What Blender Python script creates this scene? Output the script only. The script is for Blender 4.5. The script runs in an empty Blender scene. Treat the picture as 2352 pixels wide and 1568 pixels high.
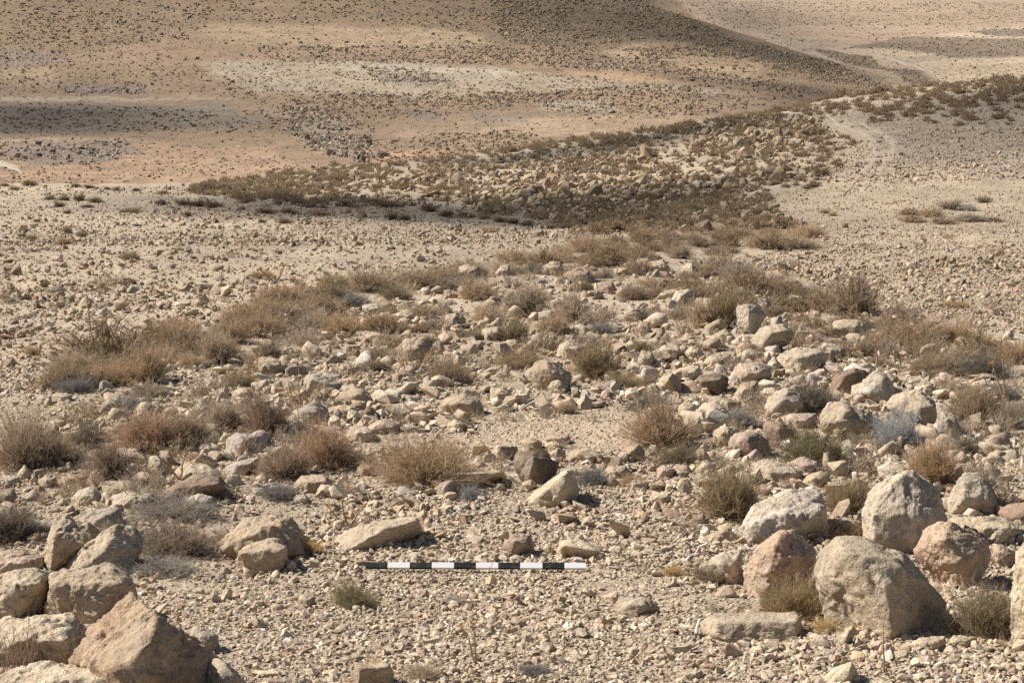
# A stony desert hillside with a survey scale bar: everything is built in code, in metres, camera at the origin looking along +Y.
SUN_AZ_DEG, SUN_EL_DEG = -74.0, 42.0       # sun to the left and slightly beyond
SKY_STRENGTH, SUN_STRENGTH, EXPOSURE = 0.05, 5.0, 0.62
CLOUDS = [
 ([(250, 440), (600, 455), (900, 470), (1150, 468), (1400, 438), (1600, 420), (1720, 395), (1760, 412), (1640, 460), (1450, 500), (1300, 535), (1150, 530), (900, 512), (600, 505), (350, 485)], 420, .46),
 ([(1990, 255), (2150, 235), (2400, 195), (2700, 190), (2700, 385), (2352, 385), (2150, 345), (2030, 300)], 1100, .42),
 ([(1000, 385), (1250, 345), (1640, 280), (1740, 268), (1600, 303), (1350, 348), (1150, 380)], 420, .40),
 ([(-250, 240), (250, 240), (330, 262), (280, 300), (100, 312), (-250, 320)], 2200, .42),
 ([(1300, -10), (1420, 30), (1560, 75), (1750, 120), (1900, 150), (2000, 195), (1800, 162), (1600, 122), (1450, 84), (1330, 45)], 3000, .34),
 ([(1560, 172), (1764, 190), (1950, 208), (2040, 206), (1900, 226), (1750, 218)], 1800, .34),
 ([(850, -60), (1480, -60), (1750, 115), (1950, 175), (1500, 105), (1200, 70), (900, 30)], 4200, .17),
 ([(-500, 140), (300, 170), (620, 235), (660, 300), (200, 330), (-500, 330)], 4200, .15),
]
import bpy, bmesh, math, random
import numpy as np
SC = bpy.context.scene
COL = SC.collection
rng = np.random.default_rng(7)
random.seed(7)
PI = math.pi
# ------------------------------------------------------------------ camera geometry (photo grid 2352 x 1568)
KX = 0.2493                       # half width of the picture at distance 1
PITCH = math.radians(9.5)
CP, SP = math.cos(PITCH), math.sin(PITCH)

def ray(u, r):
    """slope s = x/y and drop T = -z/y of the sight line through photo point (u, r)"""
    a = (np.asarray(u, float) - 1176.0) / 1176.0 * KX
    b = (784.0 - np.asarray(r, float)) / 1176.0 * KX
    den = CP + b * SP
    return a / den, (SP - b * CP) / den

def project(x, y, z):
    f = y * CP - z * SP
    v = y * SP + z * CP
    return 1176 + x / f * 1176 / KX, 784 - v / f * 1176 / KX

# ------------------------------------------------------------------ terrain: depth profiles along sight columns
NEAR = [(1568, 6.5), (1305, 9.04), (1000, 12.3), (800, 16.5), (700, 20), (600, 26)]
COLS = {
 0:    [(500, 45), (460, 62), (425, 78), ('z', 100, -9.2), ('z', 150, -14.3), (408, 165), (330, 240), (230, 340), (150, 430), (60, 520), (0, 590)],
 400:  [(500, 45), (460, 62), (428, 76), ('z', 100, -9.5), ('z', 150, -14.2), (418, 165), (330, 245), (230, 345), (150, 435), (60, 525), (0, 595)],
 800:  [(500, 45), (465, 60), (430, 75), (388, 92), ('z', 130, -11.5), ('z', 170, -14.7), (383, 185), (300, 275), (220, 365), (150, 440), (60, 530), (0, 600)],
 1200: [(500, 48), (480, 58), (440, 70), (400, 80), (365, 92), (335, 110), ('z', 150, -11.8), ('z', 200, -15.3), (330, 225), (220, 365), (150, 440), (80, 510), (0, 590)],
 1480: [(500, 47), (450, 65), (400, 76), (340, 92), (303, 110), ('z', 150, -10.8), ('z', 230, -15.8), (297, 260), (220, 370), (150, 440), (80, 520), (30, 570), (1, 600), ('z', 660, -3), ('z', 760, -15), ('z', 950, -18)],
 1600: [(500, 46), (450, 62), (380, 78), (300, 103), (283, 113), ('z', 150, -10.3), ('z', 240, -16), (278, 290), (200, 400), (130, 480), (80, 530), (40, 570), ('z', 700, -18), ('z', 850, -20), (36, 1000), (0, 1350)],
 1764: [(500, 45), (400, 68), (300, 98), (262, 120), ('z', 160, -10.8), ('z', 250, -17), (258, 310), (200, 400), (150, 470), (97, 545), ('z', 650, -19), ('z', 750, -21), (94, 850), (50, 1100), (0, 1350)],
 1900: [(500, 44), (400, 64), (300, 92), (240, 118), (222, 128), ('z', 180, -11), ('z', 280, -17.5), (219, 400), (180, 450), (138, 515), ('z', 600, -20), ('z', 700, -22.5), (135, 760), (100, 900), (50, 1130), (0, 1380)],
 2050: [(500, 44), (400, 62), (300, 88), (207, 122), ('z', 180, -11), ('z', 300, -17), (203, 460), (198, 490), (150, 700), (100, 900), (50, 1130), (0, 1380)],
 2200: [(500, 44), (400, 60), (300, 85), (200, 112), (190, 116), ('z', 180, -10), ('z', 300, -16), (186, 480), (150, 690), (100, 890), (50, 1120), (0, 1380)],
 2352: [(500, 44), (400, 58), (300, 80), (200, 106), (177, 114), ('z', 180, -9.5), ('z', 300, -16), (174, 480), (140, 690), (100, 890), (50, 1120), (0, 1380)],
}
for _k in (0, 400, 800, 1200):
    COLS[_k] += [('z', 700, 14), ('z', 1000, 40), ('z', 2600, 90)]
for _k in (1480, 1600, 1764, 1900, 2050, 2200, 2352):
    COLS[_k] += [('z', 1800, 30), ('z', 2600, 70)]

def pchip(xk, yk, x):
    xk, yk = np.array(xk, float), np.array(yk, float)
    h = np.diff(xk); d = np.diff(yk) / h
    m = np.zeros_like(xk)
    m[0], m[-1] = d[0], d[-1]
    for i in range(1, len(xk) - 1):
        if d[i - 1] * d[i] > 0:
            w1, w2 = 2 * h[i] + h[i - 1], h[i] + 2 * h[i - 1]
            m[i] = (w1 + w2) / (w1 / d[i - 1] + w2 / d[i])
    i = np.clip(np.searchsorted(xk, x) - 1, 0, len(xk) - 2)
    t = (x - xk[i]) / h[i]
    t2, t3 = t * t, t * t * t
    return (2*t3 - 3*t2 + 1)*yk[i] + (t3 - 2*t2 + t)*h[i]*m[i] + (-2*t3 + 3*t2)*yk[i+1] + (t3 - t2)*h[i]*m[i+1]

Y0G, Y1G, NY = 1.6, 2600.0, 900
LY = np.linspace(math.log(Y0G), math.log(Y1G), NY)
YG = np.exp(LY)
SMAX = 1.0
NS = 1101
SG = np.linspace(-SMAX, SMAX, NS)
_prof, _scol = [], []
for u in sorted(COLS):
    ys, zs = [0.8], [-1.68]
    for e in NEAR + COLS[u]:
        if e[0] == 'z':
            ys.append(e[1]); zs.append(e[2])
        else:
            _, T = ray(u, e[0]); ys.append(e[1]); zs.append(-T * e[1])
    _prof.append(pchip(np.log(ys), zs, LY))
    _scol.append(float(ray(u, 400)[0]))
_prof = np.array(_prof); _scol = np.array(_scol)
ZG = np.empty((NS, NY))
for j in range(NY):
    ZG[:, j] = np.interp(SG, _scol, _prof[:, j])
_k = np.exp(-0.5 * (np.arange(-18, 19) / 6.5) ** 2); _k /= _k.sum()
_pad = np.pad(ZG, ((18, 18), (0, 0)), mode='edge')
ZG = sum(_k[i] * _pad[i:i + NS] for i in range(37))

# ------------------------------------------------------------------ noise
def _hash(ix, iy, iz, seed):
    h = (ix.astype(np.uint32) * np.uint32(374761393)) ^ (iy.astype(np.uint32) * np.uint32(668265263)) ^ (iz.astype(np.uint32) * np.uint32(2147483647)) ^ np.uint32((seed * 1274126177) & 0xffffffff)
    h = (h ^ (h >> np.uint32(13))) * np.uint32(1274126177)
    h = (h ^ (h >> np.uint32(16))) * np.uint32(2246822519)
    return ((h ^ (h >> np.uint32(15))) & np.uint32(0xffffff)).astype(np.float32) / np.float32(0x7fffff) - 1.0

def vnoise(p, seed=0):
    """value noise in -1..1 of points p (n,3)"""
    p = np.asarray(p, np.float32)
    fl = np.floor(p); f = p - fl; i = fl.astype(np.int64).astype(np.int32)
    f = f * f * f * (f * (f * 6 - 15) + 10)
    out = 0
    with np.errstate(over='ignore'):
        for dx in (0, 1):
            wx = f[:, 0] if dx else 1 - f[:, 0]
            for dy in (0, 1):
                wy = f[:, 1] if dy else 1 - f[:, 1]
                for dz in (0, 1):
                    wz = f[:, 2] if dz else 1 - f[:, 2]
                    out = out + wx * wy * wz * _hash(i[:, 0] + dx, i[:, 1] + dy, i[:, 2] + dz, seed)
    return out

def fbm(p, octv, seed=0, gain=0.5):
    a, s, o = 1.0, 0.0, 0.0
    for k in range(octv):
        o = o + a * vnoise(p * (2.03 ** k) + 17.3 * k, seed + k); s += a; a *= gain
    return o / s

_S, _Y = np.meshgrid(SG, YG, indexing='ij')
_P = np.stack([(_S * _Y).ravel(), _Y.ravel(), np.zeros(_S.size)], 1)
_amp_near = 0.035 * np.clip(_Y / 9.0, 0.4, 3)
_far = np.clip((_Y - 100) / 200, 0, 1)
ZG = ZG + (fbm(_P / 1.6, 3, 5).reshape(_S.shape)) * _amp_near + fbm(_P / 45.0, 4, 9).reshape(_S.shape) * 1.3 * _far \
    + fbm(_P / 11.0, 3, 12).reshape(_S.shape) * 0.22 * np.clip((_Y - 20) / 40, 0, 1)

def gz(x, y):
    x, y = np.asarray(x, float), np.asarray(y, float)
    s = np.clip(x / y, -SMAX, SMAX)
    fs = (s + SMAX) / (2 * SMAX) * (NS - 1)
    fy = np.clip((np.log(y) - LY[0]) / (LY[1] - LY[0]), 0, NY - 1.001)
    i = np.clip(np.floor(fs).astype(int), 0, NS - 2); j = np.clip(np.floor(fy).astype(int), 0, NY - 2)
    a, b = fs - i, fy - j
    return (ZG[i, j]*(1-a)*(1-b) + ZG[i+1, j]*a*(1-b) + ZG[i, j+1]*(1-a)*b + ZG[i+1, j+1]*a*b)

_TG = -ZG / YG[None, :]
def ground_y(u, r):
    """distance at which the sight line through (u, r) first meets the terrain"""
    u = np.atleast_1d(np.asarray(u, float)); r = np.atleast_1d(np.asarray(r, float))
    s, T = ray(u, r)
    fs = np.clip((s + SMAX) / (2 * SMAX) * (NS - 1), 0, NS - 1.001)
    i = np.floor(fs).astype(int); a = fs - i
    out = np.full(len(u), 900.0)
    for c in range(0, len(u), 20000):
        e = slice(c, c + 20000)
        prof = _TG[i[e]] * (1 - a[e])[:, None] + _TG[i[e] + 1] * a[e][:, None]
        hit = prof <= T[e][:, None]          # ground at or above the sight line
        k = np.argmax(hit, 1); ok = hit.any(1)
        k1 = np.maximum(k - 1, 0); n = np.arange(len(k))
        p0, p1 = prof[n, k1], prof[n, k]
        w = np.where(np.abs(p1 - p0) > 1e-9, (p0 - T[e]) / (p0 - p1 + 1e-12), 0)
        yy = np.exp(LY[k1] + np.clip(w, 0, 1) * (LY[k] - LY[k1]))
        o = out[e]; o[ok] = yy[ok]; out[e] = o
    return out

def ground_pt(u, r):
    y = ground_y(u, r); s, _ = ray(u, r); x = s * y
    return np.stack([x, y, gz(x, y)], 1)

def in_poly(u, r, poly):
    u, r = np.asarray(u), np.asarray(r)
    c = np.zeros(u.shape, bool)
    n = len(poly)
    for k in range(n):
        x1, y1 = poly[k]; x2, y2 = poly[(k + 1) % n]
        if y1 == y2: continue
        c ^= ((y1 > r) != (y2 > r)) & (u < (x2 - x1) * (r - y1) / (y2 - y1) + x1)
    return c

def sample_poly(poly, n, g=None):
    g = g or rng
    P = np.array(poly, float); lo, hi = P.min(0), P.max(0)
    us, rs = [], []
    tot = 0
    while tot < n:
        u = g.uniform(lo[0], hi[0], n * 2); r = g.uniform(lo[1], hi[1], n * 2)
        m = in_poly(u, r, poly); us.append(u[m]); rs.append(r[m]); tot += m.sum()
    return np.concatenate(us)[:n], np.concatenate(rs)[:n]

# ------------------------------------------------------------------ mesh + object helpers
def mesh_np(name, verts, tris, mat=None, smooth=False, cols=None, midx=None):
    me = bpy.data.meshes.new(name)
    verts = np.ascontiguousarray(verts, np.float32); tris = np.ascontiguousarray(tris, np.int32)
    nf, k = tris.shape
    me.vertices.add(len(verts)); me.vertices.foreach_set('co', verts.ravel())
    me.loops.add(nf * k); me.loops.foreach_set('vertex_index', tris.ravel())
    me.polygons.add(nf); me.polygons.foreach_set('loop_start', np.arange(0, nf * k, k, dtype=np.int32))
    me.polygons.foreach_set('use_smooth', np.full(nf, smooth, bool))
    if midx is not None: me.polygons.foreach_set('material_index', np.asarray(midx, np.int32))
    me.update(calc_edges=True)
    if cols is not None:
        at = me.color_attributes.new('col', 'FLOAT_COLOR', 'POINT')
        c = np.ones((len(verts), 4), np.float32); c[:, :3] = cols
        at.data.foreach_set('color', c.ravel())
    if mat is not None:
        for m in (mat if isinstance(mat, (list, tuple)) else [mat]): me.materials.append(m)
    return me

def link(name, me, loc=(0, 0, 0), parent=None):
    o = bpy.data.objects.new(name, me); COL.objects.link(o); o.location = loc
    if parent is not None: o.parent = parent
    return o

def tube(path, radii, n=6):
    """verts, tris of a tapering tube along path"""
    path = np.asarray(path, float); V, F = [], []
    m = len(path)
    for i in range(m):
        d = path[min(i + 1, m - 1)] - path[max(i - 1, 0)]; d /= np.linalg.norm(d) + 1e-9
        a = np.cross(d, [0.3, 0.9, 0.31]); a /= np.linalg.norm(a) + 1e-9; b = np.cross(d, a)
        for k in range(n):
            t = 2 * PI * k / n
            V.append(path[i] + radii[i] * (math.cos(t) * a + math.sin(t) * b))
    for i in range(m - 1):
        for k in range(n):
            p, q = i * n + k, i * n + (k + 1) % n
            F += [(p, q, q + n), (p, q + n, p + n)]
    V.append(path[0]); V.append(path[-1])
    for k in range(n):
        F += [((k + 1) % n, k, m * n), ((m - 1) * n + k, (m - 1) * n + (k + 1) % n, m * n + 1)]
    return np.array(V), np.array(F)

def merge(parts):
    V, F, o = [], [], 0
    for v, f in parts:
        V.append(v); F.append(np.asarray(f) + o); o += len(v)
    return np.concatenate(V), np.concatenate(F)

THINGS = []           # what gets a label at the end
def register(o, adj, cat, u, r, w, h, ref=None, group=None):
    o['category'] = cat
    if group: o['group'] = group
    THINGS.append(dict(o=o, adj=adj, u=u, r=r, w=w, h=h, ref=ref, cat=cat))

# ------------------------------------------------------------------ node helpers
def new_mat(name):
    m = bpy.data.materials.new(name); m.use_nodes = True
    nt = m.node_tree; nt.nodes.clear()
    return m, nt
def N(nt, typ, **kw):
    n = nt.nodes.new(typ)
    for k, v in kw.items():
        if k.startswith('i_'): n.inputs[k[2:].replace('_', ' ')].default_value = v
        else: setattr(n, k, v)
    return n
def L(nt, a, b): nt.links.new(a, b)
def ramp(nt, fac, stops):
    n = nt.nodes.new('ShaderNodeValToRGB'); e = n.color_ramp.elements
    while len(e) < len(stops): e.new(0.5)
    for k, (p, c) in enumerate(stops):
        e[k].position = p; e[k].color = (c, c, c, 1) if isinstance(c, (int, float)) else (*c, 1)
    L(nt, fac, n.inputs['Fac']); return n.outputs['Color']
def mixc(nt, mode, fac, a, b):
    n = nt.nodes.new('ShaderNodeMix'); n.data_type = 'RGBA'; n.blend_type = mode
    if isinstance(fac, (int, float)): n.inputs[0].default_value = fac
    else: L(nt, fac, n.inputs[0])
    for v, i in ((a, 6), (b, 7)):
        if isinstance(v, tuple): n.inputs[i].default_value = (*v, 1) if len(v) == 3 else v
        else: L(nt, v, n.inputs[i])
    return n.outputs[2]
def noise(nt, vec, scale, detail=4, rough=0.55, out='Fac'):
    n = N(nt, 'ShaderNodeTexNoise'); n.inputs['Scale'].default_value = scale
    n.inputs['Detail'].default_value = detail; n.inputs['Roughness'].default_value = rough
    L(nt, vec, n.inputs['Vector']); return n.outputs[out]
def bump(nt, height, strength, dist, normal=None):
    n = N(nt, 'ShaderNodeBump'); n.inputs['Strength'].default_value = strength; n.inputs['Distance'].default_value = dist
    L(nt, height, n.inputs['Height'])
    if normal is not None: L(nt, normal, n.inputs['Normal'])
    return n.outputs['Normal']
def finish(nt, color, normal=None, rough=0.92, spec=0.15):
    b = N(nt, 'ShaderNodeBsdfPrincipled'); b.inputs['Roughness'].default_value = rough
    b.inputs['Specular IOR Level'].default_value = spec
    L(nt, color, b.inputs['Base Color'])
    if normal is not None: L(nt, normal, b.inputs['Normal'])
    o = N(nt, 'ShaderNodeOutputMaterial'); L(nt, b.outputs[0], o.inputs['Surface'])
# ------------------------------------------------------------------ materials
def mat_rock():
    m, nt = new_mat('weathered_limestone')
    tc = N(nt, 'ShaderNodeTexCoord'); oi = N(nt, 'ShaderNodeObjectInfo')
    add = N(nt, 'ShaderNodeVectorMath', operation='ADD'); L(nt, tc.outputs['Object'], add.inputs[0])
    mul = N(nt, 'ShaderNodeVectorMath', operation='SCALE'); L(nt, oi.outputs['Random'], mul.inputs['Scale'])
    mul.inputs[0].default_value = (37, 51, 23); L(nt, mul.outputs[0], add.inputs[1])
    v = add.outputs[0]
    big = noise(nt, v, 5, 5, 0.6); mid = noise(nt, v, 26, 6, 0.65); fine = noise(nt, v, 140, 4, 0.6)
    c = mixc(nt, 'MULTIPLY', 1.0, oi.outputs['Color'], ramp(nt, big, [(0.28, 0.72), (0.5, 1.0), (0.72, 1.18)]))
    c = mixc(nt, 'MULTIPLY', 1.0, c, ramp(nt, mid, [(0.3, 0.78), (0.55, 1.0), (0.75, 1.16)]))
    tn = noise(nt, v, 4.1, 5, 0.65)
    c = mixc(nt, 'MIX', ramp(nt, tn, [(0.46, 0.0), (0.62, 0.6)]), c, (0.43, 0.345, 0.24))
    wx = noise(nt, v, 3.3, 8, 0.72)
    c = mixc(nt, 'MIX', ramp(nt, wx, [(0.55, 0.0), (0.60, 0.42)]), c, (0.27, 0.215, 0.155))
    # pale crust and ochre stains with shapes of their own
    crust = noise(nt, v, 9, 8, 0.7)
    c = mixc(nt, 'MIX', ramp(nt, crust, [(0.58, 0.0), (0.70, 0.45)]), c, (0.56, 0.48, 0.38))
    st = noise(nt, v, 7.3, 6, 0.65)
    c = mixc(nt, 'MIX', ramp(nt, st, [(0.60, 0.0), (0.72, 0.38)]), c, (0.40, 0.25, 0.12))
    lich = noise(nt, v, 33, 3, 0.6)
    c = mixc(nt, 'MIX', ramp(nt, lich, [(0.68, 0.0), (0.74, 0.4)]), c, (0.25, 0.205, 0.155))
    c = mixc(nt, 'MULTIPLY', 0.6, c, ramp(nt, fine, [(0.3, 0.75), (0.7, 1.2)]))
    vor = N(nt, 'ShaderNodeTexVoronoi'); vor.inputs['Scale'].default_value = 55; L(nt, v, vor.inputs['Vector'])
    pit = ramp(nt, vor.outputs['Distance'], [(0.0, 0.0), (0.35, 1.0)])
    wv = N(nt, 'ShaderNodeTexNoise'); wv.inputs['Scale'].default_value = 6; wv.inputs['Detail'].default_value = 5; L(nt, v, wv.inputs['Vector'])
    wa = N(nt, 'ShaderNodeVectorMath', operation='SCALE'); wa.inputs['Scale'].default_value = .22; L(nt, wv.outputs['Color'], wa.inputs[0])
    wb = N(nt, 'ShaderNodeVectorMath', operation='ADD'); L(nt, v, wb.inputs[0]); L(nt, wa.outputs[0], wb.inputs[1])
    cr = N(nt, 'ShaderNodeTexVoronoi', feature='DISTANCE_TO_EDGE'); cr.inputs['Scale'].default_value = 8; L(nt, wb.outputs[0], cr.inputs['Vector'])
    crack = ramp(nt, cr.outputs['Distance'], [(0.0, 0.0), (0.035, 1.0)])
    cell = N(nt, 'ShaderNodeTexVoronoi'); cell.inputs['Scale'].default_value = 21; L(nt, wb.outputs[0], cell.inputs['Vector'])
    n0 = bump(nt, crack, 0.35, 0.008); n1 = bump(nt, mid, 0.9, 0.022, n0); n1 = bump(nt, cell.outputs['Distance'], 0.4, 0.016, n1)
    n2 = bump(nt, pit, 0.4, 0.007, n1); n3 = bump(nt, fine, 0.45, 0.007, n2)
    c = mixc(nt, 'MULTIPLY', 1.0, c, ramp(nt, cell.outputs['Color'], [(0.0, 0.86), (1.0, 1.12)]))
    finish(nt, c, n3)
    return m
def mat_gravel():
    m, nt = new_mat('loose_limestone_gravel')
    at = N(nt, 'ShaderNodeAttribute', attribute_name='col'); tc = N(nt, 'ShaderNodeTexCoord')
    n1 = noise(nt, tc.outputs['Object'], 40, 4, 0.6); n2 = noise(nt, tc.outputs['Object'], 220, 3, 0.6); n3 = noise(nt, tc.outputs['Object'], 30, 6, 0.7)
    c = mixc(nt, 'MULTIPLY', 1.0, at.outputs['Color'], ramp(nt, n1, [(0.3, 0.78), (0.7, 1.18)]))
    finish(nt, c, bump(nt, n2, 0.4, 0.004, bump(nt, n3, 0.7, 0.02)))
    return m
def mat_ground():
    m, nt = new_mat('stony_dry_soil')
    at = N(nt, 'ShaderNodeAttribute', attribute_name='col'); tc = N(nt, 'ShaderNodeTexCoord')
    geo = N(nt, 'ShaderNodeNewGeometry'); v = geo.outputs['Position']
    sx = N(nt, 'ShaderNodeSeparateXYZ'); L(nt, v, sx.inputs[0])
    def rng_(a, b):
        n = N(nt, 'ShaderNodeMapRange'); n.inputs['From Min'].default_value = a; n.inputs['From Max'].default_value = b
        L(nt, sx.outputs['Y'], n.inputs['Value']); return n.outputs[0]
    far = rng_(60, 160)
    c = at.outputs['Color']
    vm = N(nt, 'ShaderNodeVectorMath', operation='MULTIPLY'); L(nt, v, vm.inputs[0]); vm.inputs[1].default_value = (1, .22, 1); vf = vm.outputs[0]
    l1 = noise(nt, v, 0.09, 6, 0.6); c = mixc(nt, 'MULTIPLY', 1.0, c, ramp(nt, l1, [(0.3, 0.80), (0.7, 1.16)]))
    l2 = noise(nt, v, 0.9, 6, 0.65); c = mixc(nt, 'MULTIPLY', 1.0, c, ramp(nt, l2, [(0.3, 0.82), (0.7, 1.15)]))
    # stones and dry tufts too small to stand out, as colour flecks of the soil
    f1 = noise(nt, vf, .55, 6, 0.72); f2 = noise(nt, vf, 1.3, 4, 0.7)
    fm = N(nt, 'ShaderNodeMath', operation='MULTIPLY'); L(nt, far, fm.inputs[0]); L(nt, ramp(nt, f1, [(0.50, 0), (0.66, 0.62)]), fm.inputs[1])
    c = mixc(nt, 'MIX', fm.outputs[0], c, (0.15, 0.112, 0.072))
    fm2 = N(nt, 'ShaderNodeMath', operation='MULTIPLY'); L(nt, far, fm2.inputs[0]); L(nt, ramp(nt, f2, [(0.60, 0), (0.70, 0.5)]), fm2.inputs[1])
    c = mixc(nt, 'MIX', fm2.outputs[0], c, (0.46, 0.38, 0.28))
    # near grain
    vor = N(nt, 'ShaderNodeTexVoronoi'); vor.inputs['Scale'].default_value = 38; L(nt, v, vor.inputs['Vector'])
    vor2 = N(nt, 'ShaderNodeTexVoronoi'); vor2.inputs['Scale'].default_value = 95; L(nt, v, vor2.inputs['Vector'])
    g = noise(nt, v, 70, 4, 0.7)
    hsv = ramp(nt, vor.outputs['Color'], [(0.0, 0.72), (1.0, 1.2)])
    nf = N(nt, 'ShaderNodeMath', operation='SUBTRACT'); nf.inputs[0].default_value = 1.0; L(nt, rng_(25, 70), nf.inputs[1])
    cn = mixc(nt, 'MULTIPLY', 0.8, c, hsv); cn = mixc(nt, 'MULTIPLY', 0.7, cn, ramp(nt, g, [(0.3, 0.8), (0.7, 1.2)]))
    c = mixc(nt, 'MIX', nf.outputs[0], c, cn)
    b1 = bump(nt, vor.outputs['Distance'], 0.6, -0.012); b2 = bump(nt, vor2.outputs['Distance'], 0.5, -0.006, b1)
    b3 = bump(nt, f1, 0.35, 0.25, b2)
    finish(nt, c, b3, 0.95, 0.1)
    return m
def mat_twig(name, c1, c2, trans=0.25):
    m, nt = new_mat(name)
    at = N(nt, 'ShaderNodeAttribute', attribute_name='col'); oi = N(nt, 'ShaderNodeObjectInfo')
    sx = N(nt, 'ShaderNodeSeparateColor'); L(nt, at.outputs['Color'], sx.inputs[0])
    c = mixc(nt, 'MIX', sx.outputs[0], c1, c2)
    c = mixc(nt, 'MULTIPLY', 1.0, c, ramp(nt, oi.outputs['Random'], [(0, (0.8, 0.8, 0.82)), (0.5, (1.0, 1.0, 1.0)), (1, (1.18, 1.12, 1.02))]))
    d = N(nt, 'ShaderNodeBsdfDiffuse'); t = N(nt, 'ShaderNodeBsdfTranslucent'); mx = N(nt, 'ShaderNodeMixShader')
    L(nt, c, d.inputs['Color']); L(nt, c, t.inputs['Color']); mx.inputs[0].default_value = trans
    L(nt, d.outputs[0], mx.inputs[1]); L(nt, t.outputs[0], mx.inputs[2])
    o = N(nt, 'ShaderNodeOutputMaterial'); L(nt, mx.outputs[0], o.inputs['Surface'])
    return m
def mat_plain(name, c, rough=0.6, var=0.12, scale=60):
    m, nt = new_mat(name); tc = N(nt, 'ShaderNodeTexCoord')
    n = noise(nt, tc.outputs['Object'], scale, 5, 0.65)
    cc = mixc(nt, 'MULTIPLY', 1.0, (*c, 1), ramp(nt, n, [(0.3, 1 - var), (0.7, 1 + var)]))
    if 'black' in name: cc = mixc(nt, 'MIX', ramp(nt, noise(nt, tc.outputs['Object'], 17, 7, .7), [(0.5, 0.0), (0.75, .35)]), cc, (.30, .25, .19))
    finish(nt, cc, bump(nt, n, 0.2, 0.002), rough, 0.3)
    return m
M_ROCK, M_GRAVEL, M_GROUND = mat_rock(), mat_gravel(), mat_ground()
TW = {
 'brown': mat_twig('dry_brown_twigs', (0.315, 0.232, 0.15), (0.53, 0.412, 0.285), .32),
 'red':   mat_twig('dry_reddish_twigs', (0.305, 0.215, 0.15), (0.52, 0.39, 0.275), .32),
 'pale':  mat_twig('pale_dry_twigs', (0.36, 0.285, 0.205), (0.58, 0.48, 0.355), .32),
 'olive': mat_twig('olive_dry_twigs', (0.22, 0.175, 0.105), (0.45, 0.36, 0.235), .3),
 'green': mat_twig('dull_green_twigs', (0.16, 0.135, 0.07), (0.41, 0.34, 0.20), .3),
 'grey':  mat_twig('grey_dead_twigs', (0.22, 0.195, 0.165), (0.44, 0.40, 0.345), .25),
 'silver':mat_twig('silver_dead_twigs', (0.31, 0.30, 0.28), (0.52, 0.51, 0.485), .2),
 'dark':  mat_twig('dark_dead_twigs', (0.12, 0.10, 0.08), (0.31, 0.27, 0.225), .2),
 'rosy':  mat_twig('rosy_succulent_twigs', (0.25, 0.195, 0.14), (0.46, 0.36, 0.27), .3),
 'scrub': mat_twig('olive_brown_scrub', (0.28, 0.207, 0.13), (0.47, 0.36, 0.24), .3),
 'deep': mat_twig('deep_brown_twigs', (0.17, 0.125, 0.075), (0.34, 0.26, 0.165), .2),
 'straw': mat_twig('yellow_straw', (0.42, 0.30, 0.15), (0.64, 0.50, 0.28), .3),
}
M_WOOD = mat_plain('weathered_shrub_wood', (0.24, 0.20, 0.155), 0.9, 0.3, 80)
M_STICK = mat_plain('bleached_dead_wood', (0.50, 0.47, 0.42), 0.85, 0.2, 50)
M_THISTLE = mat_plain('dry_thistle_stalk', (0.42, 0.30, 0.16), 0.85, 0.2, 50)
M_HEAD = mat_plain('golden_thistle_spines', (0.55, 0.34, 0.10), 0.8, 0.25, 90)
M_BLACK = mat_plain('scratched_black_paint', (0.013, 0.013, 0.014), 0.55, 0.3, 30)
def mat_white():
    m, nt = new_mat('scuffed_white_paint'); tc = N(nt, 'ShaderNodeTexCoord')
    n = noise(nt, tc.outputs['Object'], 22, 6, 0.7)
    c = mixc(nt, 'MIX', ramp(nt, n, [(0.60, 0.0), (0.66, 0.7)]), (0.76, 0.75, 0.73), (0.50, 0.42, 0.32))
    finish(nt, c, None, 0.5, 0.3); return m
M_WHITE = mat_white()
ROCKC = {
 'tan': (.455, .35, .238), 'buff': (.515, .415, .292), 'pale': (.55, .455, .335), 'cream': (.60, .48, .325), 'grey': (.43, .36, .275),
 'brown': (.28, .195, .135), 'dark': (.19, .135, .098), 'pink': (.48, .36, .275), 'lav': (.45, .37, .315), 'orange': (.44, .305, .195),
 'salmon': (.53, .365, .255), 'white': (.57, .49, .385), 'pinkbrown': (.36, .26, .195)}
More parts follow.
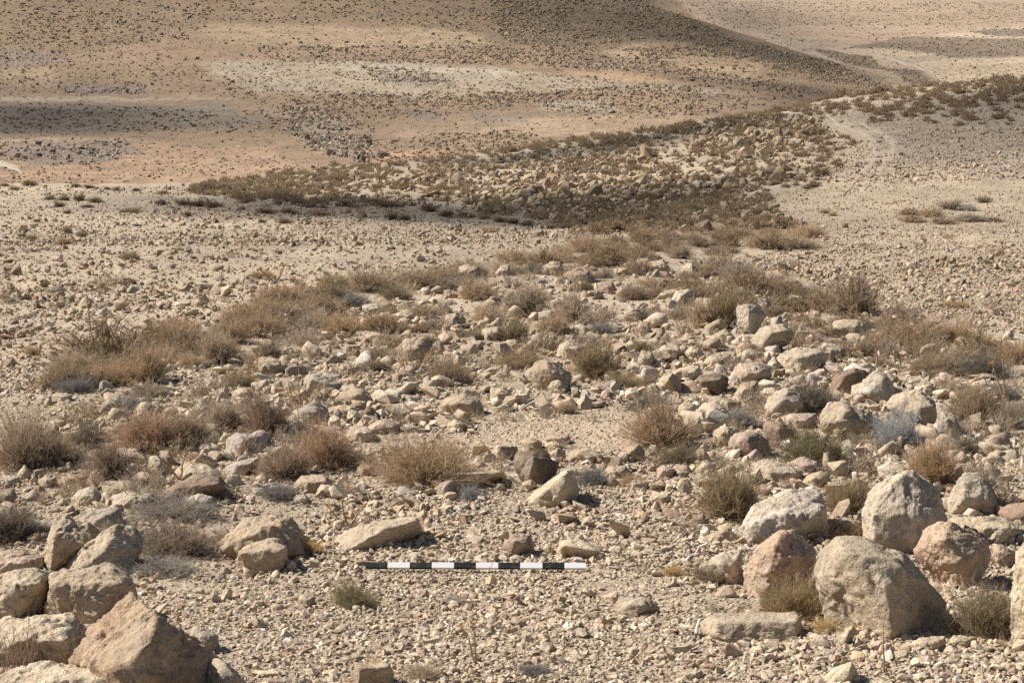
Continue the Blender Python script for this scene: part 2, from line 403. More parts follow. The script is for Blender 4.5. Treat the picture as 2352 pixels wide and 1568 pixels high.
# ------------------------------------------------------------------ ground colours (soil, fields, stony patches, some painted cloud shade), fixed to the land
def jag(u, r, amp, seed):
    p = np.stack([u / 60.0, r / 22.0, np.zeros_like(u)], 1)
    q = np.stack([u / 14.0, r / 6.0, np.ones_like(u)], 1)
    return u + amp * 3.0 * (vnoise(p, seed) + 0.6 * vnoise(q, seed + 3)), r + amp * (vnoise(p, seed + 1) + 0.6 * vnoise(q, seed + 4))
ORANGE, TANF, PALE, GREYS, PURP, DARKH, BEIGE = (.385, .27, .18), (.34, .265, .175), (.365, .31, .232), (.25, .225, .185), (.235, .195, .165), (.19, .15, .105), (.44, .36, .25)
PATCH = [   # polygon, colour, strength, edge raggedness (photo px)
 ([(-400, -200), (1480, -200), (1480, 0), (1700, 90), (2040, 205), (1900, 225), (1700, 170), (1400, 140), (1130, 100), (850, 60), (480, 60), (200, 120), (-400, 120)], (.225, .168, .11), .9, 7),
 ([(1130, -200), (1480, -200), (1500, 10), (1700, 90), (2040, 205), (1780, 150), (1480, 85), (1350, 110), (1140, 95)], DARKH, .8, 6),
 ([(470, 55), (800, 62), (1100, 76), (1125, 105), (900, 112), (700, 110), (480, 100)], TANF, 1, 5),
 ([(1385, 122), (1440, 100), (1560, 98), (1660, 108), (1780, 150), (1700, 190), (1560, 160), (1400, 135)], (.36, .275, .18), .9, 4),
 ([(470, 147), (700, 141), (900, 147), (1180, 158), (1400, 185), (1650, 205), (1750, 218), (1400, 212), (1180, 214), (1000, 222), (600, 217), (540, 195), (480, 165)], PALE, .95, 6),
 ([(760, 150), (900, 146), (1130, 156), (1200, 172), (950, 165), (800, 165)], (.43, .385, .30), .8, 4),
 ([(860, 170), (1000, 170), (1040, 190), (950, 200), (870, 190)], GREYS, .7, 4),
 ([(480, 150), (560, 150), (650, 162), (560, 168)], GREYS, .5, 3),
 ([(1280, 165), (1450, 168), (1560, 186), (1500, 196), (1350, 185)], (.40, .29, .18), .8, 4),
 ([(100, 395), (300, 335), (620, 335), (700, 392), (500, 420), (330, 432), (100, 430), (-300, 440), (-300, 395)], ORANGE, .9, 8),
 ([(815, 345), (1020, 345), (1030, 362), (830, 378)], (.42, .275, .18), .9, 5),
 ([(1170, 270), (1450, 262), (1650, 270), (1560, 305), (1250, 320), (1180, 300)], (.375, .29, .195), .9, 6),
 ([(900, 295), (1180, 270), (1200, 300), (900, 320)], (.36, .285, .195), .7, 6),
 ([(1240, 233), (1400, 232), (1430, 255), (1250, 258)], (.37, .33, .265), .7, 4),
 ([(-300, 108), (130, 115), (165, 143), (60, 150), (-300, 148)], PURP, .75, 4),
 ([(100, 188), (330, 195), (345, 217), (180, 220)], PURP, .7, 4),
 ([(20, 150), (120, 150), (130, 200), (20, 190)], (.38, .30, .195), .8, 5),
 ([(-300, 232), (120, 232), (330, 236), (520, 240), (650, 290), (300, 305), (-300, 312)], (.25, .22, .175), .75, 8),  # left valley: cloud shade put into the soil colour
 ([(30, 328), (280, 325), (340, 345), (250, 372), (60, 380), (10, 350)], PURP, .8, 5),
 ([(-300, 215), (180, 221), (300, 224), (540, 224), (540, 230), (200, 232), (-300, 232)], (.42, .35, .25), .8, 3),
 ([(-300, 318), (180, 316), (340, 317), (340, 323), (150, 325), (-300, 332)], (.40, .315, .215), .8, 3),
 ([(930, 248), (1030, 262), (1015, 280), (940, 272)], PURP, .7, 3),
 ([(1070, 257), (1190, 262), (1210, 280), (1080, 280)], PURP, .6, 3),
 ([(640, 240), (760, 255), (830, 340), (800, 375), (660, 310)], (.30, .25, .19), .7, 7),
 ([(1500, -60), (2800, -60), (2800, 210), (2050, 206), (1900, 140), (1764, 97), (1600, 45)], (.41, .33, .245), .95, 1),
 ([(1560, 20), (1800, 20), (2100, 28), (2500, 25), (2500, 55), (2000, 58), (1700, 60)], (.36, .285, .205), .7, 4),
 ([(1800, 70), (2050, 75), (2120, 88), (1990, 95), (1820, 88)], (.44, .33, .225), .7, 4),
 ([(1930, 114), (2020, 109), (2165, 124), (2060, 139), (1950, 131)], (.49, .405, .29), .95, 2),
 ([(2140, 82), (2230, 68), (2330, 60), (2600, 60), (2600, 97), (2240, 90), (2170, 92)], (.49, .405, .29), .95, 2),
 ([(2065, 145), (2200, 137), (2352, 127), (2600, 127), (2600, 190), (2170, 195), (2140, 170)], (.485, .40, .285), .95, 2),
 ([(1880, 160), (1960, 158), (2070, 165), (2095, 188), (2050, 205), (1960, 185)], (.44, .345, .235), .9, 3),
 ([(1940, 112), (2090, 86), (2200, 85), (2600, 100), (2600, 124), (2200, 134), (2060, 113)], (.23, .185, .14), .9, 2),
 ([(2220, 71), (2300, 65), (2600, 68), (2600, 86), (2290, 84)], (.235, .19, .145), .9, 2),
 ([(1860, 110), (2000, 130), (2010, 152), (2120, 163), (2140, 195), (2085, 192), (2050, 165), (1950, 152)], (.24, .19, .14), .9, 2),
]
def build_ground():
    S, Y = np.meshgrid(SG, YG, indexing='ij')
    X = S * Y
    u, r = project(X.ravel(), Y.ravel(), ZG.ravel()); yy = Y.ravel()
    col = np.tile(np.array((.405, .325, .232), np.float32), (len(u), 1))
    far = yy > 140
    col[far] = (.28, .207, .14)
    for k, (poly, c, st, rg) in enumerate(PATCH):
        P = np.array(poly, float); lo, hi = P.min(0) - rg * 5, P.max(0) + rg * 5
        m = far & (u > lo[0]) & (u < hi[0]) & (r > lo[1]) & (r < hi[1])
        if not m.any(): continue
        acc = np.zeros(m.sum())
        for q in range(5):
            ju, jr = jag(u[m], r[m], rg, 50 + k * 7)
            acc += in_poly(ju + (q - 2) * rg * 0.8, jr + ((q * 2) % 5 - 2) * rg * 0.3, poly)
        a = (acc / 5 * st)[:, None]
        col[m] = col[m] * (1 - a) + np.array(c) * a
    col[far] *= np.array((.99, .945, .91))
    near = yy <= 140
    # near soils: pinkish bare soil between the stones, gravel flank behind the outcrop and right slope greyed for shade
    NP = [([(-600, 600), (900, 600), (300, 830), (100, 900), (-600, 960)], (.445, .355, .25), .9, 14),
          ([(1030, 930), (1450, 920), (1500, 1010), (1400, 1055), (1080, 1040)], (.45, .355, .245), .9, 10),
          ([(1880, 250), (2000, 270), (2080, 330), (2050, 400), (1950, 480), (1850, 470), (1900, 380), (1940, 300)], (.44, .355, .25), .8, 8),
          ([(1000, 385), (1640, 280), (1660, 300), (1280, 380), (1050, 400)], (.345, .305, .245), .9, 6), ([(2000, 250), (2400, 190), (2800, 165), (2800, 400), (2352, 420), (2060, 370), (1950, 240)], (.33, .27, .20), .85, 12)]  # flank and right slope: stony soil, greyed and darkened further for cloud shade
    for k, (poly, c, st, rg) in enumerate(NP):
        ju, jr = jag(u[near], r[near], rg, 900 + k * 7)
        a = (in_poly(ju, jr, poly) * st)[:, None]
        col[near] = col[near] * (1 - a) + np.array(c) * a
    k = (np.clip((yy[near] - 82) / 25, 0, 1) * .75 * (u[near] > 700))[:, None]
    col[near] = col[near] * (1 - k) + np.array((.315, .26, .195)) * k
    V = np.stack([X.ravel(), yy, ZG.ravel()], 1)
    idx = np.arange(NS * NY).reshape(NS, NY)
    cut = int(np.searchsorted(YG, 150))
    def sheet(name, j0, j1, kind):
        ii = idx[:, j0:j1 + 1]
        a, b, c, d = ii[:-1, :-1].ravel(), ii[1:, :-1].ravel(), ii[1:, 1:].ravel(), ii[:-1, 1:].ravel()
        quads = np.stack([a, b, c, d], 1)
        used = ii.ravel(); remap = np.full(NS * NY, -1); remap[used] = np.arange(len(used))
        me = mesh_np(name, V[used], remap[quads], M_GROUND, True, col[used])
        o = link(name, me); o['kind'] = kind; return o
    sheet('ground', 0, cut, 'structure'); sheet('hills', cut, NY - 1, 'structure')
build_ground()

M_TRACK = None
def strip(name, pts, width, off):
    global M_TRACK
    if M_TRACK is None:
        M_TRACK = mat_plain('packed_pale_dust', (.405, .33, .24), 0.95, 0.15, 3)
    g = ground_pt([p[0] for p in pts], [p[1] for p in pts])[:, :2]
    t = np.concatenate([[0], np.cumsum(np.linalg.norm(np.diff(g, axis=0), axis=1))])
    n = max(8, int(t[-1] / (width * 0.4)))
    n = min(n, 600)
    q = np.linspace(0, t[-1], n)
    P = np.stack([np.interp(q, t, g[:, 0]), np.interp(q, t, g[:, 1])], 1)
    for _ in range(max(2, n // 25)):
        P[1:-1] = (P[:-2] + 2 * P[1:-1] + P[2:]) / 4
    d = np.gradient(P, axis=0); d /= np.linalg.norm(d, axis=1)[:, None] + 1e-9
    nrm = np.stack([-d[:, 1], d[:, 0]], 1)
    w = width * (0.75 + 0.35 * vnoise(np.stack([q / width / 2, q * 0, q * 0], 1), 3))
    w = w * np.clip(np.minimum(np.arange(n), np.arange(n)[::-1]) / (n * .3), .12, 1)
    V = []
    for e in (-.5, -.17, .17, .5):
        xy = P + nrm * (w * e)[:, None]
        V.append(np.stack([xy[:, 0], xy[:, 1], gz(xy[:, 0], xy[:, 1]) + (off if abs(e) < .3 else off * .2)], 1))
    V = np.concatenate(V); F = []
    i = np.arange(n - 1)
    for k in range(3):
        F.append(np.stack([k * n + i, k * n + i + 1, (k + 1) * n + i + 1, (k + 1) * n + i], 1))
    F = np.concatenate(F)[:, ::-1]
    o = link(name, mesh_np(name, V, F, M_TRACK, True)); o['kind'] = 'structure'; return o
strip('track', [(1895, 258), (1916, 275), (1941, 291), (1981, 303), (2005, 322), (2014, 350), (2002, 375), (1985, 395), (1958, 425), (1935, 450)], 0.6, 0.025)
strip('track', [(1930, 280), (2000, 295), (2040, 312), (2056, 335), (2050, 358), (2032, 382), (2005, 412), (1985, 438)], 0.5, 0.02)
strip('dirt_road', [(1902, 111), (1926, 118), (2014, 128), (2064, 141), (2094, 151), (2146, 167)], 4.5, 0.3)
strip('dirt_road', [(-60, 355), (0, 372), (25, 385), (52, 399)], 2.2, 0.08)

# ------------------------------------------------------------------ loose stones: angular chips merged into stuff
def hull_of(P):
    bm = bmesh.new()
    for p in P: bm.verts.new(p)
    res = bmesh.ops.convex_hull(bm, input=bm.verts[:])
    for v in [e for e in res['geom_interior'] + res['geom_unused'] if isinstance(e, bmesh.types.BMVert)]:
        if v.is_valid: bm.verts.remove(v)
    bmesh.ops.triangulate(bm, faces=bm.faces[:])
    bmesh.ops.recalc_face_normals(bm, faces=bm.faces[:])
    bm.verts.index_update()
    V = np.array([v.co[:] for v in bm.verts]); F = np.array([[v.index for v in f.verts] for f in bm.faces])
    NN = np.array([f.normal[:] for f in bm.faces]); H = np.array([f.normal.dot(f.verts[0].co) for f in bm.faces])
    bm.free(); return V, F, NN, H
def chip(g, n, flat):
    P = g.normal(size=(n, 3)); P /= np.linalg.norm(P, axis=1)[:, None]
    P *= g.uniform(0.75, 1.1, (n, 1)); P[:, 0] *= g.uniform(.9, 1.3); P[:, 1] *= g.uniform(.65, .95); P[:, 2] *= flat
    V, F, _, _ = hull_of(P); return V * 0.5, F
GR = np.random.default_rng(21)
CHIPS = [chip(GR, int(GR.integers(9, 17)), GR.uniform(.3, .85)) for _ in range(48)]
BIGCHIPS = [chip(GR, int(GR.integers(16, 26)), GR.uniform(.45, .85)) for _ in range(30)]
PAL = np.array([(.54, .435, .31), (.50, .395, .27), (.58, .485, .365), (.45, .345, .235), (.48, .36, .265), (.44, .375, .295), (.48, .325, .20), (.33, .235, .165), (.63, .56, .455)])
PALW = np.array([.29, .27, .14, .14, .05, .04, .02, .02, .03])
def stones(name, pos, size, chips=CHIPS, pal=PAL, palw=PALW, tilt=0.5, sink=0.18, stuff=True):
    n = len(pos); kind = GR.integers(0, len(chips), n)
    A, Bv = GR.uniform(0, 2 * PI, n), GR.normal(0, tilt, n); Cc = GR.normal(0, tilt, n)
    cA, sA, cB, sB, cC, sC = np.cos(A), np.sin(A), np.cos(Bv), np.sin(Bv), np.cos(Cc), np.sin(Cc)
    R = np.empty((n, 3, 3))
    R[:, 0, 0] = cA*cB; R[:, 0, 1] = cA*sB*sC - sA*cC; R[:, 0, 2] = cA*sB*cC + sA*sC
    R[:, 1, 0] = sA*cB; R[:, 1, 1] = sA*sB*sC + cA*cC; R[:, 1, 2] = sA*sB*cC - cA*sC
    R[:, 2, 0] = -sB;   R[:, 2, 1] = cB*sC;            R[:, 2, 2] = cB*cC
    cc = pal[GR.choice(len(pal), n, p=palw / palw.sum())] * GR.uniform(.82, 1.15, (n, 1)) * GR.uniform(.97, 1.03, (n, 3))
    Vs, Fs, Cs, off = [], [], [], 0
    for k in range(len(chips)):
        m = np.where(kind == k)[0]
        if not len(m): continue
        v, f = chips[k]
        W = np.einsum('nij,vj->nvi', R[m], v) * size[m][:, None, None]
        zlo = W[:, :, 2].min(1); zhi = W[:, :, 2].max(1)
        P = pos[m].copy(); P[:, 2] += -zlo - sink * (zhi - zlo)
        W = W + P[:, None, :]
        Vs.append(W.reshape(-1, 3)); nv = len(v)
        Fs.append((f[None] + (np.arange(len(m)) * nv)[:, None, None] + off).reshape(-1, 3)); off += len(m) * nv
        Cs.append(np.repeat(cc[m], nv, 0))
    o = link(name, mesh_np(name, np.concatenate(Vs), np.concatenate(Fs), M_GRAVEL, False, np.concatenate(Cs)))
    if stuff: o['kind'] = 'stuff'
    return o
def lognorm(n, med, sig, lo, hi): return np.clip(med * np.exp(GR.normal(0, sig, n)), lo, hi)
def gravel():
    PS, SZ = [], []
    def zone(poly, n, med, sig, lo, hi, ymax=1e9):
        u, r = sample_poly(poly, n, GR); p = ground_pt(u, r); k = p[:, 1] < ymax
        PS.append(p[k]); SZ.append(lognorm(k.sum(), med, sig, lo, hi))
    full = lambda a, b: [(-500, a), (2850, a), (2850, b), (-500, b)]
    zone(full(1230, 1700), 60000, .0175, .42, .008, .05)
    zone(full(1000, 1230), 30000, .0165, .45, .008, .05)
    zone([(1000, 1120), (1650, 1100), (1650, 1600), (560, 1600), (560, 1330), (800, 1180)], 8000, .024, .38, .012, .07)
    zone(full(1150, 1650), 900, .042, .35, .03, .11)
    zone(full(800, 1000), 22000, .020, .45, .010, .06)
    zone([(560, 1000), (2300, 1000), (2250, 780), (1850, 620), (1500, 590), (1000, 640), (700, 720), (300, 850), (100, 1000)], 4200, .055, .5, .025, .17)
    zone([(-500, 1000), (2800, 1000), (2800, 1250), (-500, 1250)], 1300, .05, .5, .025, .15)
    zone([(-500, 560), (1500, 520), (1000, 640), (560, 720), (100, 900), (-500, 960)], 19000, .025, .55, .014, .10)
    zone([(-500, 540), (1500, 520), (1000, 640), (560, 720), (100, 900), (-500, 960)], 1700, .075, .4, .05, .19)
    zone([(-500, 440), (1500, 490), (1500, 560), (-500, 570)], 11000, .042, .45, .025, .15)
    zone([(1650, 600), (1880, 560), (1700, 470), (1880, 420), (2800, 400), (2800, 800), (2250, 760), (1850, 640)], 27000, .034, .42, .02, .14)
    zone([(1880, 420), (1900, 330), (2100, 300), (2800, 290), (2800, 410)], 8000, .07, .4, .035, .2)
    zone([(1850, 255), (2120, 206), (2800, 165), (2800, 300), (1950, 300)], 5500, .075, .4, .04, .22)
    zone([(1000, 385), (1640, 282), (1660, 300), (1300, 375), (1050, 400)], 1500, .07, .4, .04, .2)
    zone([(-500, 420), (400, 430), (600, 450), (-500, 450)], 1800, .06, .4, .03, .18)
    zone([(350, 500), (1500, 505), (1500, 440), (900, 450), (350, 430)], 2500, .06, .4, .03, .16)
    PS, SZ = np.concatenate(PS), np.concatenate(SZ)
    msk = fbm(PS / .55, 4, 77) - .25 * vnoise(PS / 2.7, 78)          # sorted patches: bare silt, clumps of coarser chips
    keep = (msk > GR.uniform(-1.1, -.05, len(PS))) | (SZ > .05); PS, SZ, msk = PS[keep], SZ[keep], msk[keep]
    SZ = SZ * np.clip(1 + .7 * msk, .7, 1.5)
    pu, pr = project(PS[:, 0], PS[:, 1], PS[:, 2])
    bar = (pu > 825) & (pu < 1362) & (pr > 1300) & (pr < 1326)      # only fine grit under the staff
    SZ[bar] = np.minimum(SZ[bar], .017)
    bare = in_poly(pu, pr, [(1060, 925), (1250, 945), (1460, 925), (1480, 1010), (1400, 1045), (1100, 1040)])
    SZ[bare] = np.minimum(SZ[bare], GR.uniform(.012, .03, bare.sum()))
    fld = PS[:, 1] > 15.5
    stones('gravel', PS[~fld], SZ[~fld], pal=PAL * 1.06, tilt=.32)
    stones('field_stones', PS[fld], SZ[fld], pal=PAL * np.array([.88, .86, .84]), palw=PALW * np.array([1, 1.2, .5, 1.3, 1.2, 1.2, 1, 1.3, .3]), tilt=.4)
gravel()
# rubble of the rocky outcrop and the loose blocks of the cairn, past what can be counted
RIDGE = [(420, 432), (640, 392), (780, 385), (1000, 382), (1180, 365), (1400, 325), (1600, 292), (1760, 268), (1830, 262), (1900, 285), (1930, 320), (1880, 390), (1740, 440), (1560, 470), (1350, 480), (1200, 475), (1050, 462), (850, 465), (650, 455)]
def rubble():
    PS, SZ = [], []
    u, r = sample_poly(RIDGE, 2300, GR); u, r = jag(u, r, 7, 610); p = ground_pt(u, r); PS.append(p); SZ.append(lognorm(len(p), .155, .45, .08, .6))
    for poly, n, md in (([(1060, 470), (1500, 465), (1560, 420), (1300, 425), (1080, 440)], 170, .24), ([(1560, 345), (1700, 275), (1830, 270), (1890, 300), (1870, 330), (1700, 345)], 220, .29),
                        ([(950, 400), (1250, 380), (1500, 350), (1520, 380), (1250, 420), (980, 430)], 220, .21), ([(900, 470), (1250, 500), (1500, 545), (1850, 520), (1700, 450), (1500, 470)], 500, .16)):
        u, r = sample_poly(poly, n, GR); p = ground_pt(u, r); PS.append(p); SZ.append(lognorm(n, md, .4, .15, 1.1))
    pal = np.array([(.38, .285, .18), (.34, .255, .16), (.41, .32, .21), (.27, .205, .14), (.46, .375, .265)]); w = np.array([.34, .26, .18, .14, .08])
    stones('rubble', np.concatenate(PS), np.concatenate(SZ), BIGCHIPS, pal, w, .45, .22)
rubble()
# ------------------------------------------------------------------ single rocks
_ICO = {}
def ico(level):
    if level not in _ICO:
        bm = bmesh.new(); bmesh.ops.create_icosphere(bm, subdivisions=level, radius=1.0)
        bm.verts.index_update()
        V = np.array([v.co[:] for v in bm.verts]); F = np.array([[v.index for v in f.verts] for f in bm.faces]); bm.free()
        _ICO[level] = (V / np.linalg.norm(V, axis=1)[:, None], F)
    return _ICO[level]
def hull_rock(P, level, p, amp, seed, pits):
    """rounded, weathered solid through the corner points P (world): verts, tris"""
    P = np.asarray(P, float); c = P.mean(0); dims = np.maximum((P.max(0) - P.min(0)) / 2, 1e-3)
    V, F, NN, H = hull_of((P - c) / dims)
    c2 = V.mean(0); H = H - NN @ c2
    key = np.round(np.concatenate([NN * 12, H[:, None] * 12], 1)); _, ui = np.unique(key, axis=0, return_index=True)
    NN, H = NN[ui], np.maximum(H[ui], 0.04)
    g = np.random.default_rng(seed * 7 + 1)
    nE = 16 if level >= 6 else 34
    E = g.normal(size=(nE, 3)); E /= np.linalg.norm(E, axis=1)[:, None]
    sup = ((V - c2) @ E.T).max(0)
    NN = np.concatenate([NN, E]); H = np.concatenate([H, np.maximum(sup * g.uniform(.925 if level < 6 else .955, 1.03, nE), .05)])   # fracture facets
    D, T = ico(level)
    q = np.maximum(D @ NN.T, 0) / H
    m = q.max(1)
    r = 1.0 / (m * ((q / m[:, None]) ** p).sum(1) ** (1.0 / p))
    W = c + (c2 + D * r[:, None]) * dims
    size = float(np.cbrt(np.prod(dims)) * 2)
    A = np.linalg.qr(g.normal(size=(3, 3)))[0]
    q = ((W - c) / size) @ A + seed * 7.31
    q = q + .22 * np.stack([vnoise(q * 2.6, seed + 61), vnoise(q * 2.6, seed + 62), vnoise(q * 2.6, seed + 63)], 1) + .05 * np.stack([vnoise(q * 9, seed + 64), vnoise(q * 9, seed + 65), vnoise(q * 9, seed + 66)], 1)
    big = fbm(q * 1.7, 3, seed); med = fbm(q * 5.5, 4, seed + 11, .55)
    rid = 1 - np.abs(vnoise(q * 3.4, seed + 23)) * 2
    pit = np.clip(fbm(q * 9.0, 3, seed + 31) - .18, 0, 1)
    ledge = np.abs(((q[:, 2] * 5 + big * .9) % 1.0) - .5)
    disp = amp * size * (.026 * big + .036 * med + .020 * rid - pits * .15 * pit + .020 * ledge)
    if level >= 5: disp = disp + amp * size * .024 * fbm(q * 22, 3, seed + 41, .6)
    out = D / dims; out /= np.linalg.norm(out, axis=1)[:, None]
    return W + out * disp[:, None], T
MPP = 2 * KX / 2352 / CP
def rock(adj, col, pts, c=None, ref=None, p=16, amp=1.0, pits=.25, tf=.95, name=None, up=None):
    pts = np.array(pts, float).reshape(-1, 2); seed = len(THINGS) + 3
    u0, u1, r0, r1 = pts[:, 0].min(), pts[:, 0].max(), pts[:, 1].min(), pts[:, 1].max()
    ub = pts[pts[:, 1] > r1 - .2 * (r1 - r0), 0].mean()
    yb = float(ground_y(ub, r1)[0]) if up is None else up
    mpp = MPP * yb; w, h = (u1 - u0) * mpp, (r1 - r0) * mpp
    t = tf * min(w, 1.5 * h + .35 * w)
    cu, cr = pts[:, 0].mean(), pts[:, 1].mean()
    gb = float(gz(ray(ub, r1)[0] * yb, yb))
    W = []
    def at(u, r, y):
        s, T = ray(u, r); W.append((float(s) * y, y, -float(T) * y))
    for u, r in pts:
        rel = (r1 - r) / (r1 - r0); sd = abs(u - cu) / (u1 - u0) * 2 * .34 * t
        if rel < .28:
            y = float(np.clip(ground_y(u, r)[0], yb, yb + .45 * t)) if up is None else yb + rel * t
            y += sd * .8
            at(u, r, y); x, yy, z = W[-1]; W.append((x * .99 + .01 * float(ray(cu, cr)[0]) * yb, yy, z - .16 * h - .01))
            at(cu + (u - cu) * .82, r, yb + t * .92); x, yy, z = W[-1]; W[-1] = (x, yy, min(z, gb + .15 * h) - .08 * h)
        else:
            at(u, r, yb + t * (.06 + .52 * rel) + sd)
            at(cu + (u - cu) * .84, r + .10 * (r1 - r), yb + t * (.66 + .36 * rel) + sd * .5)
    if c is None:
        at(cu - .10 * (u1 - u0), r0 + .40 * (r1 - r0), yb + .05 * t); at(cu + .20 * (u1 - u0), r0 + .44 * (r1 - r0), yb + .04 * t)
        at(cu + .10 * (u1 - u0), r0 + .85 * (r1 - r0), yb - .02 * t)
    else:
        for u, r, d in np.array(c, float).reshape(-1, 3): at(u, r, yb + t * d)
    px = max(u1 - u0, r1 - r0)
    lev = 6 if px > 130 else 5 if px > 42 else 4
    V, T = hull_rock(W, lev, p * 3.2, amp, seed, pits)
    loc = np.array([float(ray(cu, r1)[0]) * (yb + t * .4), yb + t * .4, gb])
    nm = name or ('boulder' if px > 105 else 'slab' if (u1 - u0) > 2.3 * (r1 - r0) else 'rock' if px > 36 else 'stone')
    o = link(nm, mesh_np(nm, V - loc, T, M_ROCK, True), loc)
    k = np.random.default_rng(seed).uniform(.93, 1.07); b = ROCKC[col]
    o.color = (b[0] * k, b[1] * k, b[2] * k, 1)
    register(o, adj, {'boulder': 'boulder', 'slab': 'stone slab'}.get(nm, nm), cu, cr, u1 - u0, r1 - r0, ref)
    return o
R = rock
# --- cluster at the lower left
R('orange-brown peaked boulder with grey crust and pocked ridge', 'orange', [205,1438,162,1523,200,1580,420,1640,567,1572,490,1518,425,1463,345,1392,320,1383,295,1367,262,1395], [362,1400,.30,352,1466,.02,325,1488,-.06,250,1538,-.04,300,1600,-.10], ref='the orange-brown peak boulder', p=26, pits=.35)
R('low buff slab under the orange-brown peak boulder', 'buff', [-60,1570,0,1551,100,1523,140,1533,212,1536,305,1543,312,1575,200,1640,-60,1640], [150,1560,.2,300,1562,.1], p=20)
R('buff boulder behind the red grass tuft', 'buff', [-60,1430,37,1428,90,1425,170,1406,202,1443,200,1480,160,1535,-60,1540], [40,1470,.15,150,1470,.1], p=22)
R('tan block with a hollowed top', 'tan', [112,1316,150,1306,245,1296,305,1326,322,1361,315,1378,250,1420,207,1440,107,1410], [118,1340,.18,162,1352,.12,190,1358,.08,280,1336,.14,212,1420,0], ref='the hollow-topped block', p=24, pits=.4)
R('rugged tan boulder beside the hollow-topped block', 'buff', [-60,1335,32,1316,82,1303,112,1312,117,1328,110,1378,95,1403,0,1430,-60,1432], [40,1345,.2,90,1340,.2], p=18, pits=.5)
R('smooth sloping light boulder', 'buff', [125,1306,190,1251,270,1201,332,1216,318,1276,300,1320,160,1326], [240,1270,.25,180,1310,.12], ref='the smooth sloping boulder', p=26)
R('upright boulder with grey top and golden foot', 'tan', [100,1305,102,1271,125,1188,150,1182,180,1193,245,1216,200,1280,120,1311], [122,1230,.06,190,1248,.16,118,1300,0], ref='the golden-footed boulder', p=26)
R('flat pinkish slab', 'pink', [-60,1292,0,1284,100,1273,100,1303,40,1322,-60,1324], p=20)
R('small grey rock behind the golden-footed boulder', 'grey', [165,1190,195,1172,275,1165,283,1196,250,1218,200,1222], [230,1192,.2], p=16)
R('low crumbly rock', 'tan', [0,1270,22,1261,60,1264,75,1275,50,1290,0,1290], p=14)
R('grey stone tucked behind the orange peak', 'grey', [435,1444,452,1436,497,1458,510,1498,470,1500,440,1470], p=16)
R('pale corner rock beside the orange-brown peak', 'buff', [470,1520,505,1508,560,1560,580,1600,520,1620,480,1580], p=18)
# --- brown and pale rocks above them
R('long brown flat-topped rock', 'brown', [350,1136,400,1110,457,1086,505,1089,527,1124,512,1143,375,1158], [405,1120,.12,500,1112,.14,380,1145,.04], ref='the long brown rock', p=22, amp=.7, pits=.1)
R('light wedge-shaped slab behind the long brown rock', 'buff', [380,1096,435,1059,475,1066,505,1083,450,1103], [440,1086,.1,495,1082,.1], p=24)
R('rounded pale rock', 'pale', [160,1146,180,1126,215,1116,232,1134,235,1161,175,1163], ref='the rounded pale rock', p=12)
R('wide pitted whitish rock', 'pale', [240,1144,287,1126,350,1136,365,1154,357,1173,250,1175], p=13, pits=.7)
R('knobbly whitish rock', 'white', [422,1146,455,1133,490,1141,500,1172,430,1176], p=12, pits=.6)
R('low brownish rock with a flat front', 'tan', [232,1106,300,1106,320,1124,287,1136,237,1143], p=18)
R('flat orange slab', 'orange', [135,1101,160,1086,207,1094,185,1111,142,1114], p=28, amp=.5)
R('blocky tan rock with pale top', 'buff', [262,1039,275,1030,312,1031,340,1051,332,1073,280,1073], [275,1050,.1,305,1047,.08,335,1056,.1], ref='the pale-topped block', p=24)
R('smooth tilted pinkish-brown stone', 'pinkbrown', [365,1034,385,1034,405,1061,395,1073,370,1055], p=16, amp=.5)
R('lumpy cream rock', 'cream', [345,1046,362,1046,387,1071,375,1088,357,1093,336,1078], p=10, pits=.6)
R('broad tan rock with cracked top', 'tan', [295,1101,325,1081,370,1096,372,1116,332,1119], p=18)
R('split block with dark lavender face', 'lav', [518,1008,545,994,600,1000,612,1027,560,1049,522,1045], [552,1006,.12,548,1040,.02,560,1012,.05], ref='the split lavender block', p=40, amp=.3, pits=0)
R('smooth lavender slab', 'lav', [512,1076,540,1060,600,1046,595,1066,530,1092], p=34, amp=.3, pits=0)
R('small brownish rock', 'tan', [118,969,132,959,152,969,156,981,120,981], p=20)
R('pale rugged rock', 'buff', [328,939,360,926,380,939,357,953,330,956], p=14, pits=.5)
R('brown angular stone', 'tan', [415,924,430,914,442,924,440,935,418,935], p=26)
R('broad rugged cream rock', 'cream', [415,952,437,944,462,924,480,934,475,956,430,962], p=14, pits=.5)
R('upright pale stone', 'buff', [37,1089,57,1066,72,1084,70,1099,45,1103], p=20)
R('blocky buff rock', 'buff', [85,1104,105,1089,130,1094,132,1114,95,1121], p=20)
R('flat pale slab', 'pale', [-30,1091,45,1094,50,1111,-30,1118], p=24)
R('brown rounded rock', 'brown', [-30,1124,30,1121,42,1144,40,1158,-30,1158], p=12)
R('grey flat rock', 'grey', [60,1210,80,1198,130,1196,150,1212,120,1225,70,1224], p=16)
R('small reddish stone', 'orange', [66,1236,80,1222,95,1224,93,1240,74,1246], p=20)
R('square grey stone', 'grey', [82,912,98,905,118,912,120,925,90,928], p=22)
R('twin brown stone', 'tan', [100,922,112,912,122,924,118,930,102,931], p=18)
R('low buff slab', 'buff', [118,908,140,902,166,905,164,919,135,922], p=20)
